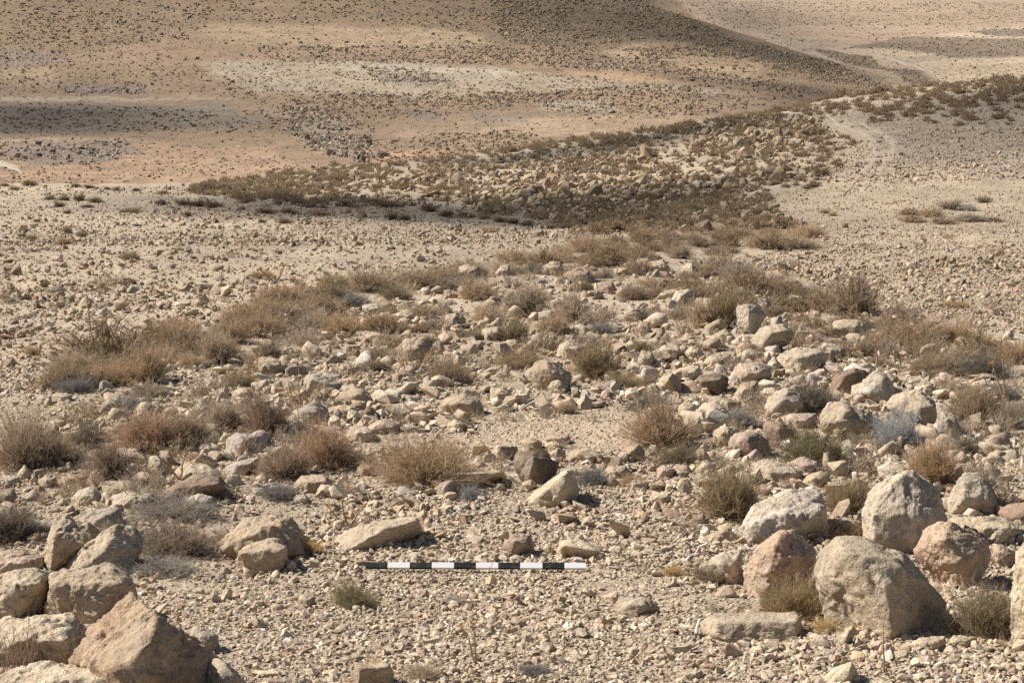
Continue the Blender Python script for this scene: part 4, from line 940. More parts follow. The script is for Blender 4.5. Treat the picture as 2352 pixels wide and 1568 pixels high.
# ------------------------------------------------------------------ shrubs: unit domes of fine twigs (base at 0, width 1, height 1)
def ribbons(P0, P1, w0, w1, g):
    """thin flat blades from P0 to P1, tapering w0 -> w1, random roll: verts (n*4), tris"""
    d = P1 - P0; d /= np.linalg.norm(d, axis=1)[:, None] + 1e-9
    a = np.cross(d, g.normal(size=d.shape)); a /= np.linalg.norm(a, axis=1)[:, None] + 1e-9
    n = len(P0); V = np.empty((n, 4, 3))
    V[:, 0] = P0 - a * w0[:, None]; V[:, 1] = P0 + a * w0[:, None]; V[:, 2] = P1 + a * w1[:, None]; V[:, 3] = P1 - a * w1[:, None]
    i = np.arange(n)[:, None] * 4
    F = np.concatenate([i + [[0, 1, 2]], i + [[0, 2, 3]]])
    return V.reshape(-1, 3), F
def shrub_foliage(seed, n, thick, style):
    g = np.random.default_rng(seed)
    V, F, C, off = [], [], [], 0
    def add(P0, P1, w0, w1, tone):
        nonlocal off
        v, f = ribbons(P0, P1, w0, w1, g); V.append(v); F.append(f + off); off += len(v); C.append(np.repeat(tone, 4))
    up = {'dome': .25, 'broom': .9, 'mat': -.1, 'stalks': 5}[style]
    D = g.normal(size=(n, 3)); D[:, 2] = np.abs(D[:, 2]) + up * g.uniform(0, 1, n); D /= np.linalg.norm(D, axis=1)[:, None]
    lump = 1 + .42 * vnoise(D * 2.1 + seed * 3.1, seed) + .24 * vnoise(D * 5.3 + seed, seed + 5)
    R_ = lump * g.uniform(.25, 1.08, n) ** .6
    sc = np.array([.5, .5, .95])
    B = np.stack([g.normal(0, .07, n), g.normal(0, .07, n), np.zeros(n)], 1) + D * [.09, .09, 0]
    if style == 'stalks': B[:, 0] = g.uniform(-.45, .45, n); B[:, 1] = g.uniform(-.2, .2, n); n_keep = 1
    tip = B + D * R_[:, None] * sc
    tip[:, 2] = np.maximum(tip[:, 2], .02)
    mid = B + (tip - B) * .5 + g.normal(0, .035, (n, 3)) + [0, 0, .03]
    tone = g.uniform(.05, .75, n)
    w = thick * np.ones(n)
    add(B, mid, w * 1.3, w, tone * .6); add(mid, tip, w, w * .55, tone)
    # side twigs, three generations of start points along the outer half
    for k, (m, ln, ww) in enumerate(((4, .20, .8), (6, .12, .65), (5, .075, .6)) if style != 'stalks' else ((1, .10, .8), (1, .05, .8))):
        idx = np.repeat(np.arange(n), m); t = g.uniform(.35 if k == 0 else .55, 1.02, len(idx))[:, None]
        S = mid[idx] + (tip[idx] - mid[idx]) * np.clip((t - .5) * 2, -.4, 1.05)
        ax = tip[idx] - mid[idx]; ax /= np.linalg.norm(ax, axis=1)[:, None] + 1e-9
        dv = ax * .8 + g.normal(0, .62, (len(idx), 3)) + [0, 0, .12]; dv /= np.linalg.norm(dv, axis=1)[:, None]
        E = S + dv * (ln * g.uniform(.5, 1.2, len(idx)))[:, None] * [1, 1, 1.4]
        E[:, 2] = np.maximum(E[:, 2], .01)
        add(S, E, np.full(len(idx), thick * ww), np.full(len(idx), thick * ww * .45), g.uniform(.1, 1, len(idx)))
    return np.concatenate(V), np.concatenate(F), np.concatenate(C)
def shrub_wood(seed):
    g = np.random.default_rng(seed); parts = []
    for k in range(9):
        a = g.uniform(0, 2 * PI); l = g.uniform(.18, .34)
        d = np.array([math.cos(a) * .8, math.sin(a) * .8, g.uniform(.5, 1.2)])
        p = [np.array([math.cos(a) * .03, math.sin(a) * .03, -.05])]
        for q in range(3): p.append(p[-1] + d * l / 3 + g.normal(0, .025, 3))
        parts.append(tube(p, [.022, .016, .011, .006], 5))
    return merge(parts)
LOD = {'near': (520, .0036), 'mid': (280, .0058), 'far': (150, .012)}
NVAR = {'near': 5, 'mid': 5, 'far': 4}
_FOL, _WOOD = {}, {}
def foliage(style, lod, var, tw):
    key = (style, lod, var, tw)
    if key not in _FOL:
        base = (style, lod, var)
        if base not in _FOL:
            n, th = LOD[lod]
            _FOL[base] = shrub_foliage(100 + var * 13 + len(style) * 7, n, th * (1.25 if style == 'broom' else 1), style) if style != 'stalks' else shrub_foliage(7, 130, .0045, style)
        v, f, c = _FOL[base]
        _FOL[key] = mesh_np('twigs', v, f, TW[tw], False, np.repeat(c[:, None], 3, 1))
    return _FOL[key]
def wood(var):
    if var not in _WOOD: v, f = shrub_wood(500 + var); _WOOD[var] = mesh_np('woody_base', v, f, M_WOOD, False)
    return _WOOD[var]
SHW = {'brown': 'dry brown', 'red': 'dry reddish-brown', 'pale': 'pale brown', 'olive': 'olive-brown', 'green': 'dull green', 'grey': 'grey', 'silver': 'silver-grey', 'dark': 'dark dead', 'rosy': 'rosy-grey', 'straw': 'yellow straw', 'deep': 'dark brown'}
PG = np.random.default_rng(4)
def shrub(u, r, w, h, tw='brown', style='dome', adj=None, ref=None, group=None):
    yb = float(ground_y(u, r)[0]); mpp = MPP * yb
    W, H = w * mpp, h * mpp
    y = yb + .30 * W; s, _ = ray(u, r); x = float(s) * y; z = float(gz(x, y))
    lod = 'near' if yb < 15.5 else 'mid' if yb < 34 else 'far'
    var = int(PG.integers(0, NVAR[lod])); rz = PG.uniform(0, 2 * PI)
    nm = 'grass_tuft' if tw == 'straw' else 'shrub'
    if lod == 'near':
        o = bpy.data.objects.new(nm, None); COL.objects.link(o)
        o.empty_display_size = .1
        link('twigs', foliage(style, lod, var, tw), parent=o); link('woody_base', wood(var % 3), parent=o)
    else:
        o = link(nm, foliage(style, lod, var, tw))
    k = PG.uniform(.95, 1.08)
    o.location = (x, y, z - .015 * H); o.rotation_euler = (PG.normal(0, .05), PG.normal(0, .05), rz)
    o.scale = (W * k * 1.02, W * k * PG.uniform(.8, 1.05), H * 1.0)
    if adj is None:
        size = 'large' if w > 105 else 'small' if w < 45 else 'low' if h < .45 * w else 'round'
        adj = f'{size} {SHW[tw]} {"tuft" if tw == "straw" else "shrub"}'
    register(o, adj, 'grass tuft' if tw == 'straw' else 'shrub', u, r, w, h, ref, group)
    return o
B = shrub
# lower part of the picture
B(980,1120,235,125,'brown',adj='big round dry brown bush with fine twigs',ref='the big round bush')
B(745,1078,150,118,'red',adj='reddish-brown bush against the pink slab',ref='the reddish-brown bush')
B(655,1100,125,70,'red','broom')
B(612,1002,110,92,'red','broom')
B(345,1040,170,88,'red','broom',adj='wide upright reddish broom-like bush',ref='the wide reddish bush'); B(425,1025,120,75,'red','broom')
B(60,1078,175,128,'brown',adj='large loose brown bush at the heap edge',ref='the large loose bush'); B(130,1065,80,60,'brown')
B(205,1030,110,60,'dark'); B(255,1102,125,72,'red','broom')
B(145,888,105,52,'olive',adj='olive-brown bush with mossy look'); B(172,903,80,36,'grey'); B(250,885,125,62,'brown'); B(340,882,135,82,'brown','broom'); B(245,842,120,62,'olive')
B(345,912,88,32,'grey','mat'); B(500,838,110,72,'pale','broom'); B(550,892,85,42,'olive'); B(400,806,120,62,'brown'); B(440,845,70,35,'pale')
B(300,952,100,38,'grey'); B(520,985,90,55,'pale','broom')
B(600,775,110,62,'brown'); B(530,790,95,55,'brown'); B(660,745,130,62,'brown'); B(575,740,120,55,'brown'); B(640,705,130,55,'brown'); B(720,765,110,55,'pale')
B(612,822,75,38,'brown'); B(700,785,85,36,'pale'); B(790,772,120,55,'brown'); B(880,768,110,52,'brown','broom'); B(815,712,80,38,'grey','broom',adj='grey upright tussock among pale rocks',ref='the grey tussock')
B(760,690,110,48,'olive'); B(845,672,120,58,'brown'); B(905,690,80,40,'olive'); B(955,662,100,45,'brown'); B(1000,645,85,38,'brown')
B(1100,690,105,58,'brown',adj='brown bush with a dark shaded base',ref='the dark-based bush'); B(1055,665,110,32,'pale','mat'); B(980,735,90,42,'brown'); B(900,800,80,40,'pale')
B(1030,885,115,65,'brown',adj='neat round brown bush',ref='the neat round bush'); B(1180,785,75,48,'olive','broom'); B(1195,848,110,46,'olive'); B(1205,722,115,62,'pale','broom'); B(1120,740,85,45,'pale'); B(1225,690,80,36,'brown')
B(1370,872,115,75,'olive','broom',adj='spreading olive-brown bush',ref='the spreading olive bush'); B(1435,888,85,36,'olive','mat'); B(1320,740,100,58,'pale','broom'); B(1270,770,85,45,'brown','broom')
B(1498,944,112,40,'dark','mat',adj='flat dark bush of grey dead twigs',ref='the flat dead bush'); B(1518,1030,150,95,'brown','broom',adj='tawny bush at the edge of the bare patch',ref='the tawny bush'); B(1560,1066,115,48,'olive','mat')
B(1682,1200,180,112,'olive','broom',adj='big olive-brown bush beside the pale flat-topped boulder',ref='the big olive bush'); B(1870,1075,140,95,'green',adj='thick olive-green bush',ref='the olive-green bush'); B(1945,1180,112,88,'olive')
B(1866,946,92,72,'dark','dome',adj='dark tangle of grey twigs between boulders',ref='the dark twig tangle')
B(2062,1032,135,92,'silver','dome',adj='silver-grey bare-twigged bush',ref='the silver bush'); B(2140,1120,130,105,'brown','broom'); B(2205,1052,110,62,'dark'); B(2235,975,125,88,'brown','broom'); B(2310,985,90,60,'pale'); B(2300,920,90,40,'grey')
B(1955,724,140,76,'brown','broom',adj='big tawny bush on the edge of the stony field',ref='the big tawny bush'); B(1850,692,75,46,'olive'); B(1790,682,90,46,'brown'); B(2072,732,80,30,'grey','mat')
B(2085,800,165,75,'brown'); B(2195,795,135,66,'brown'); B(2150,862,150,62,'brown'); B(2260,870,105,62,'dark'); B(2340,835,90,55,'brown'); B(2030,790,90,42,'pale')
B(1655,755,95,82,'olive','broom'); B(1610,752,70,60,'pale','broom'); B(1455,690,75,38,'brown'); B(1480,632,75,44,'red',adj='rounded reddish-brown bush among rocks'); B(1330,650,95,45,'brown'); B(1700,660,110,62,'pale','broom'); B(1640,640,100,55,'pale','broom'); B(1560,735,70,40,'pale')
B(1385,640,45,18,'dark','mat'); B(1345,668,45,22,'green','mat'); B(1230,630,75,30,'grey','mat')
B(2265,1468,180,150,'olive','dome',adj='large olive-brown bush beside the biggest boulder',ref='the large corner bush'); B(1822,1425,150,118,'olive','dome',adj='twiggy bush between the salmon and biggest boulders',ref='the twiggy bush')
B(812,1400,122,64,'green',adj='small olive-green bush on gravel in front of the scale bar',ref='the small green bush'); B(1050,1390,52,22,'grey','mat'); B(1640,1342,120,46,'olive','broom'); B(1545,1322,50,24,'straw','mat')
B(405,1200,200,58,'grey','mat',adj='spreading grey-pink bush behind the rosy one'); B(405,1280,185,82,'rosy',adj='rosy succulent-tipped low bush',ref='the rosy bush'); B(375,1325,150,40,'grey','mat')
B(20,1245,150,95,'dark','dome',adj='dark grey shaded bush',ref='the dark grey bush'); B(640,1148,85,36,'grey','mat'); B(1082,1148,58,36,'silver','mat'); B(1360,1116,92,44,'grey','mat'); B(1895,1455,90,36,'straw','mat'); B(2120,1440,60,26,'straw','mat')
B(970,1566,90,36,'pale','broom'); B(855,1572,80,48,'straw','broom'); B(1230,1556,70,34,'grey','mat'); B(1450,1120,60,30,'brown')
B(1700,985,80,40,'grey','broom'); B(1300,950,50,26,'pale','broom'); B(720,1275,50,26,'straw','broom')
B(85,1548,190,112,'red','stalks',adj='tuft of thin reddish grass stalks before the pale boulder')
# shrubs on the left field and along its far edge
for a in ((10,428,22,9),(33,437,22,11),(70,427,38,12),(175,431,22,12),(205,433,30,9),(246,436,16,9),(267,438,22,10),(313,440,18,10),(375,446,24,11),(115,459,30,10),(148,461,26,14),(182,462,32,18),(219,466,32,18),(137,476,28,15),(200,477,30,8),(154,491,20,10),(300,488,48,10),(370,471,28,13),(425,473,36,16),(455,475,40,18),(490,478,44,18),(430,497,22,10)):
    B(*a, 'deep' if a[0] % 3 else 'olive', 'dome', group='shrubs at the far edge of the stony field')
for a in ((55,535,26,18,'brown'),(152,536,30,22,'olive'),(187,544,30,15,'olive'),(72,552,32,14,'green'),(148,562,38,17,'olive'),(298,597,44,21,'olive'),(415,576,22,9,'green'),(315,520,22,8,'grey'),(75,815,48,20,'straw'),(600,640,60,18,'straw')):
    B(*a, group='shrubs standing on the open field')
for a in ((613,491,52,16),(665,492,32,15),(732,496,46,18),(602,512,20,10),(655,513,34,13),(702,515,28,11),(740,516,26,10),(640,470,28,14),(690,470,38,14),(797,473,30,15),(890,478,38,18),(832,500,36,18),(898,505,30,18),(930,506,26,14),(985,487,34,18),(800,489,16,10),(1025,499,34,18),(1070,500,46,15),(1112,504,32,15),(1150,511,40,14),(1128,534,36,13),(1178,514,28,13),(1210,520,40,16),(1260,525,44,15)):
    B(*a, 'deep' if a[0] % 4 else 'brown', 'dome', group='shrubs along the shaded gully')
for a in ((2100,512,70,22,'brown'),(2140,500,60,22,'brown'),(2090,495,60,18,'brown'),(2170,516,70,20,'brown'),(2230,510,70,18,'pale'),(2185,482,60,22,'brown'),(2222,485,44,20,'silver'),(2258,466,34,18,'olive'),(1893,490,26,12,'straw'),(1912,496,20,10,'straw'),(1930,383,18,11,'olive'),(2070,357,14,9,'olive'),(2284,510,40,12,'pale'),(2195,708,60,18,'straw')):
    B(*a, group='shrubs on the stony slope')
def belt(poly, n, w0, w1, asp, tws, group, seed):
    g = np.random.default_rng(seed); made = 0; tr = 0
    while made < n and tr < 4000:
        tr += 1
        u, r = sample_poly(poly, 1, g); u, r = float(u[0]), float(r[0])
        w = g.uniform(w0, w1); h = w * g.uniform(asp * .8, asp * 1.2)
        if any(abs(u - t['u']) < .36 * (w + t['w']) and abs(r - t['r']) < .30 * (h + t['h']) for t in THINGS if t['cat'] in ('shrub', 'grass tuft')): continue
        B(u, r, w, h, str(g.choice(tws)), str(g.choice(['dome', 'dome', 'broom'])), group=group); made += 1
belt([(1060, 640), (1150, 600), (1290, 585), (1480, 552), (1600, 548), (1865, 545), (1850, 578), (1600, 600), (1450, 600), (1280, 622), (1120, 640)], 34, 55, 105, .42, ['brown', 'brown', 'pale'], 'shrubs on the rim of the stone heap', 1)
belt([(1180, 525), (1460, 545), (1620, 552), (1800, 535), (1730, 480), (1560, 478), (1420, 495), (1300, 505)], 40, 32, 58, .42, ['brown', 'brown', 'olive'], 'shrubs between heap and outcrop', 2)
belt([(980, 930), (760, 830), (860, 720), (1150, 700), (1400, 760), (1600, 800), (1480, 860), (1150, 800)], 14, 45, 80, .4, ['brown', 'pale', 'olive', 'grey'], 'shrubs in the middle of the heap', 3)
belt([(480, 790), (560, 715), (720, 670), (870, 640), (900, 665), (740, 730), (600, 790), (500, 830)], 16, 85, 140, .5, ['brown', 'brown', 'olive'], 'shrubs on the rim of the stone heap', 11)
belt([(110, 880), (240, 815), (400, 770), (480, 790), (400, 850), (260, 900)], 8, 90, 130, .5, ['brown', 'pale'], 'shrubs on the rim of the stone heap', 12)
belt([(1480, 640), (1800, 650), (1860, 700), (1700, 720), (1500, 700)], 10, 60, 95, .36, ['brown', 'pale'], 'shrubs in the middle of the heap', 13)
belt([(2000, 700), (2352, 800), (2352, 1000), (2200, 900), (1900, 830), (1800, 750)], 6, 60, 100, .38, ['brown', 'pale'], 'shrubs at the field side of the heap', 5)
# ------------------------------------------------------------------ scrub too many to count: outcrop, far edges, valley and hills
def dome_scrub(name, pos, width, height, pal, rings=((1.0, 0.0), (.95, .45), (.6, .85)), k=7):
    g = np.random.default_rng(hash(name) % 1000 if False else len(pos)); n = len(pos)
    ang = np.linspace(0, 2 * PI, k, endpoint=False)
    base = np.array([[math.cos(a + .3 * i) * rr * .5, math.sin(a + .3 * i) * rr * .5, hh] for i, (rr, hh) in enumerate(rings) for a in ang] + [[0, 0, 1.0]])
    F = []
    for i in range(len(rings) - 1):
        for q in range(k):
            a, b = i * k + q, i * k + (q + 1) % k
            F += [(a, b, b + k), (a, b + k, a + k)]
    for q in range(k): F.append(((len(rings) - 1) * k + q, (len(rings) - 1) * k + (q + 1) % k, len(base) - 1))
    F = np.array(F); nv = len(base)
    V = base[None] * (1 + g.uniform(-.28, .28, (n, nv, 1))) * np.stack([width * g.uniform(.8, 1.3, n), width, height], 1)[:, None, :]
    V[:, :k, 2] -= .08 * height[:, None]
    th = g.uniform(0, 2 * PI, n); c, s = np.cos(th)[:, None], np.sin(th)[:, None]
    V = np.stack([V[:, :, 0] * c - V[:, :, 1] * s, V[:, :, 0] * s + V[:, :, 1] * c, V[:, :, 2]], 2) + pos[:, None, :]
    cc = np.array(pal)[g.integers(0, len(pal), n)] * g.uniform(.75, 1.25, (n, 1))
    o = link(name, mesh_np(name, V.reshape(-1, 3), (F[None] + (np.arange(n) * nv)[:, None, None]).reshape(-1, 3), M_GRAVEL, False, np.repeat(cc, nv, 0)))
    o['kind'] = 'stuff'; return o
SCRUB = [  # polygon, number, width px
 ([(-300, -120), (1450, -120), (1300, 75), (1130, 74), (850, 52), (480, 50), (430, 92), (200, 108), (-300, 108)], 2700, 8.5),
 ([(1100, -100), (1480, -100), (1500, 8), (1700, 90), (1900, 140), (2040, 203), (1780, 160), (1500, 85), (1350, 118), (1150, 95)], 2300, 7.5),
 ([(1400, 112), (1650, 105), (1690, 132), (1500, 138)], 220, 8),
 ([(600, 110), (850, 105), (1130, 102), (1350, 118), (1500, 140), (1700, 176), (1900, 215), (1800, 215), (1500, 165), (1150, 148), (880, 145), (620, 140)], 900, 8),
 ([(500, 195), (620, 220), (1000, 216), (1180, 212), (1560, 195), (1720, 205), (1860, 218), (1800, 235), (1620, 268), (1500, 255), (1300, 235), (1150, 240), (1060, 262), (760, 285), (700, 245), (560, 230)], 1150, 9),
 ([(640, 240), (800, 255), (880, 330), (1000, 310), (1200, 300), (1250, 318), (1100, 370), (860, 372), (700, 350)], 620, 10),
 ([(-250, 240), (250, 240), (520, 260), (700, 245), (720, 290), (500, 310), (250, 300), (-250, 312)], 330, 9.5),
 ([(-250, 108), (200, 110), (480, 140), (600, 225), (350, 215), (150, 215), (-250, 210)], 260, 8),
 ([(-200, 325), (300, 325), (600, 340), (700, 385), (300, 425), (-200, 420)], 130, 9),
 ([(450, 95), (1120, 78), (1130, 105), (600, 115)], 60, 8),
 ([(480, 145), (1180, 158), (1700, 212), (1200, 218), (620, 215)], 260, 7),
 ([(830, 150), (1000, 165), (1040, 192), (880, 192)], 130, 8),
 ([(1240, 235), (1620, 265), (1420, 275), (1250, 255)], 110, 8),
 ([(1380, 130), (1750, 150), (1850, 205), (1600, 180)], 60, 9),
 ([(1940, 112), (2090, 86), (2200, 85), (2500, 100), (2500, 124), (2200, 134), (2060, 113)], 700, 4.5),
 ([(2220, 71), (2300, 65), (2500, 68), (2500, 86), (2290, 84)], 240, 4),
 ([(1860, 110), (2000, 130), (2010, 152), (2120, 163), (2140, 195), (2085, 192), (2050, 165), (1950, 152)], 380, 5),
 ([(1560, 5), (1800, 5), (2500, 8), (2500, 50), (2050, 60), (1850, 60), (1720, 70)], 1300, 3.6),
 ([(1900, 140), (2060, 205), (2040, 212), (1880, 190), (1760, 160)], 160, 7),
 ([(2150, 150), (2500, 138), (2500, 180), (2200, 185)], 90, 5)]
def far_scrub():
    g = np.random.default_rng(77); P, W = [], []
    for poly, n, w in SCRUB:
        u, r = sample_poly(poly, int(n * 2.6), g); ju, jr = jag(u, r, 3, 400)
        p = ground_pt(ju, jr); k = p[:, 1] > 145
        p = p[k]; P.append(p); W.append(np.clip(w * g.lognormal(0, .32, len(p)), 2.5, 20) * MPP * p[:, 1])
    # patches of denser scrub follow noise, as seed blows
    p = np.concatenate(P); w = np.concatenate(W)
    keep = vnoise(np.stack([p[:, 0] / 22, p[:, 1] / 45, p[:, 0] * 0], 1), 8) > g.uniform(-1.15, .25, len(p))
    p, w = p[keep], np.clip(w[keep] * .6, .25, 2.0)
    dome_scrub('hillside_scrub', p, w, w * g.uniform(.34, .58, len(p)), [(.27, .20, .125), (.33, .25, .16), (.24, .18, .115), (.35, .265, .175)])
    # rocky ledges and pale stones of the far slopes
    q = []
    for poly, n in (([(1160, 128), (1330, 138), (1480, 158), (1640, 180), (1800, 198), (1960, 213), (1960, 218), (1790, 205), (1630, 188), (1470, 167), (1320, 147), (1160, 140)], 420), ([(600, 112), (860, 106), (1130, 102), (1350, 118), (1500, 140), (1700, 176), (1700, 186), (1150, 148), (880, 145), (620, 142)], 900), ([(640, 240), (780, 260), (880, 340), (840, 372), (700, 340), (600, 260)], 600),
                    ([(-200, 325), (280, 325), (330, 350), (200, 375), (-200, 375)], 300), ([(100, 190), (330, 197), (345, 217), (180, 218)], 160), ([(-200, 110), (130, 118), (160, 143), (-200, 148)], 160), ([(500, 200), (1000, 220), (1800, 225), (1500, 260), (900, 240)], 300), ([(230, 38), (430, 40), (430, 62), (260, 60)], 120), ([(850, 150), (1020, 170), (1040, 190), (880, 190)], 150)):
        u, r = sample_poly(poly, n * 2, g); u, r = jag(u, r, 9, 640); q.append(ground_pt(u, r))
    q = np.concatenate(q); q = q[q[:, 1] > 145]
    stones('hillside_stones', q, np.clip(g.lognormal(math.log(.34), .5, len(q)), .18, 1.6), CHIPS, np.array([(.34, .27, .20), (.27, .215, .165), (.44, .37, .29), (.22, .17, .135)]), np.array([.35, .3, .15, .2]), .35, .3)
far_scrub()
def ridge_scrub():
    """shrubs of the outcrop and the slope edges beyond those built one by one: one mass of fine twig domes"""
    g = np.random.default_rng(31); P, W = [], []
    for poly, n, w in ((RIDGE, 1150, 20), ([(420, 436), (650, 398), (780, 392), (800, 430), (650, 462), (450, 452)], 260, 22), ([(1000, 375), (1640, 282), (1800, 250), (2100, 205), (2105, 214), (1830, 268), (1640, 298), (1010, 392)], 190, 17),
                       ([(1830, 262), (2105, 206), (2500, 170), (2500, 195), (2120, 226), (1900, 275)], 190, 18), ([(2000, 255), (2200, 225), (2500, 190), (2500, 270), (2250, 290), (2060, 275)], 120, 23), ([(1950, 245), (2110, 207), (2500, 168), (2500, 215), (2200, 250), (2000, 285)], 150, 20), ([(1880, 320), (1960, 330), (1900, 420), (1760, 470), (1700, 450), (1860, 400)], 70, 22),
                       ([(1060, 470), (1700, 450), (1750, 470), (1450, 500), (1050, 490)], 110, 26), ([(1180, 505), (1450, 545), (1850, 540), (1740, 450), (1560, 470), (1300, 500)], 130, 36), ([(550, 450), (1000, 470), (1000, 480), (560, 468)], 60, 26)):
        u, r = sample_poly(poly, n, g); u, r = jag(u, r, 6, 620); p = ground_pt(u, r); P.append(p); W.append(w * g.lognormal(0, .28, n) * MPP * p[:, 1])
    cu = g.uniform(780, 2500, 420); cr = np.empty(420)              # the brow of the slope, where land drops to the valley
    rr = np.arange(160, 420, 2.0)
    for i, uu in enumerate(cu):
        d = ground_y(np.full(len(rr), uu), rr); cr[i] = rr[np.argmax(d < 145)]
    p = ground_pt(cu, cr + 1 + np.abs(g.normal(0, 5, 420))); p = p[p[:, 1] < 150]; P.append(p); W.append(16 * g.lognormal(0, .3, len(p)) * MPP * p[:, 1])
    p, w = np.concatenate(P), np.concatenate(W)
    protos = [shrub_foliage(900 + i, 34, .026, 'dome') for i in range(5)]
    kind = g.integers(0, 5, len(p)); V, F, C, off = [], [], [], 0
    for k in range(5):
        m = np.where(kind == k)[0]; v, f, c = protos[k]; th = g.uniform(0, 2 * PI, len(m)); cs, sn = np.cos(th)[:, None], np.sin(th)[:, None]
        X = v[None] * np.stack([w[m], w[m], w[m] * g.uniform(.42, .6, len(m))], 1)[:, None, :]
        X = np.stack([X[:, :, 0] * cs - X[:, :, 1] * sn, X[:, :, 0] * sn + X[:, :, 1] * cs, X[:, :, 2]], 2) + p[m][:, None, :]
        V.append(X.reshape(-1, 3)); F.append((f[None] + (np.arange(len(m)) * len(v))[:, None, None] + off).reshape(-1, 3)); off += len(m) * len(v)
        C.append((c[None] * .6 + g.uniform(0, .4, (len(m), 1))).ravel())
    C = np.concatenate(C)
    o = link('outcrop_scrub', mesh_np('outcrop_scrub', np.concatenate(V), np.concatenate(F), TW['scrub'], False, np.repeat(C[:, None], 3, 1))); o['kind'] = 'stuff'
ridge_scrub()

def dry_weeds():
    """wisps of dry grass and weeds between the stones, one mass"""
    g = np.random.default_rng(55)
    u, r = sample_poly(HEAP, 520, g); u2, r2 = sample_poly([(-300, 900), (2700, 900), (2700, 1250), (-300, 1250)], 80, g); u3, r3 = sample_poly([(-200, 560), (2500, 540), (2500, 1000), (-200, 1000)], 160, g); u4, r4 = sample_poly([(1450, 1200), (2352, 1200), (2352, 1560), (1900, 1500), (1550, 1400)], 30, g)
    u, r = np.concatenate([u, u2, u3, u4]), np.concatenate([r, r2, r3, r4])
    p = ground_pt(u, r); w = g.lognormal(math.log(.125), .4, len(p)) * (p[:, 1] / 12) ** .35
    w[-30:] *= .6
    protos = [shrub_foliage(1300 + i, 26, .010, 'broom' if i % 2 else 'dome') for i in range(6)]
    for nm, tw, sel in (('dry_weeds', 'pale', lambda k: k % 3 != 0), ('dry_weeds', 'brown', lambda k: k % 3 == 0)):
        V, F, C, off = [], [], [], 0
        for k in range(len(p)):
            if not sel(k): continue
            v, f, c = protos[int(g.integers(0, 6))]; th = g.uniform(0, 2 * PI); cs, sn = math.cos(th), math.sin(th); s = w[k]
            X = np.stack([(v[:, 0] * cs - v[:, 1] * sn) * s, (v[:, 0] * sn + v[:, 1] * cs) * s, v[:, 2] * s * g.uniform(.4, .75)], 1) + p[k]
            V.append(X); F.append(f + off); off += len(v); C.append(c * .6 + g.uniform(0, .4))
        C = np.concatenate(C)
        o = link(nm, mesh_np(nm, np.concatenate(V), np.concatenate(F), TW[tw], False, np.repeat(C[:, None], 3, 1))); o['kind'] = 'stuff'
dry_weeds()
def hill_tufts():
    """low dry tufts and stones too small to tell apart on valley and hills"""
    g = np.random.default_rng(66)
    u, r = sample_poly([(-300, -60), (2650, -60), (2650, 200), (2050, 215), (1640, 275), (1200, 330), (830, 385), (600, 400), (-300, 430)], 24000, g)
    p = ground_pt(u, r); k = (p[:, 1] > 145) & (vnoise(np.stack([p[:, 0] / 30, p[:, 1] / 70, p[:, 0] * 0], 1), 18) > g.uniform(-1.2, .5, len(p))); p = p[k]
    w = np.clip(g.lognormal(math.log(3.4), .4, len(p)) * MPP * p[:, 1], .15, 1.6)
    dome_scrub('hillside_tufts', p, w, w * g.uniform(.3, .55, len(p)), [(.33, .25, .16), (.25, .19, .12), (.30, .225, .14), (.37, .285, .19)], ((1.0, 0.0), (.7, .6)), 5)
hill_tufts()

def rim_brush():
    """low brush grown together along the rim of the heap"""
    g = np.random.default_rng(88); P, W = [], []
    for poly, n, w in (([(330, 835), (560, 722), (720, 672), (1000, 640), (1300, 598), (1500, 562), (1850, 556), (1860, 578), (1500, 602), (1250, 628), (1000, 662), (760, 722), (600, 792), (420, 845)], 62, 62),
                       ([(1500, 640), (1850, 690), (2000, 730), (2352, 810), (2352, 860), (2050, 820), (1750, 740), (1550, 690)], 34, 75), ([(100, 890), (260, 815), (420, 780), (440, 830), (240, 900)], 36, 80)):
        u, r = sample_poly(poly, n, g); p = ground_pt(u, r); P.append(p); W.append(w * g.lognormal(0, .25, n) * MPP * p[:, 1])
    p, w = np.concatenate(P), np.concatenate(W)
    protos = [shrub_foliage(1700 + i, 95, .011, 'dome') for i in range(5)]
    V, F, C, off = [], [], [], 0
    for k in range(len(p)):
        v, f, c = protos[k % 5]; th = g.uniform(0, 2 * PI); cs, sn = math.cos(th), math.sin(th); s = w[k]
        V.append(np.stack([(v[:, 0] * cs - v[:, 1] * sn) * s, (v[:, 0] * sn + v[:, 1] * cs) * s * .8, v[:, 2] * s * g.uniform(.38, .55)], 1) + p[k]); F.append(f + off); off += len(v); C.append(c * .6 + g.uniform(0, .4))
    C = np.concatenate(C)
    o = link('rim_brush', mesh_np('rim_brush', np.concatenate(V), np.concatenate(F), TW['scrub'], False, np.repeat(C[:, None], 3, 1))); o['kind'] = 'stuff'
rim_brush()
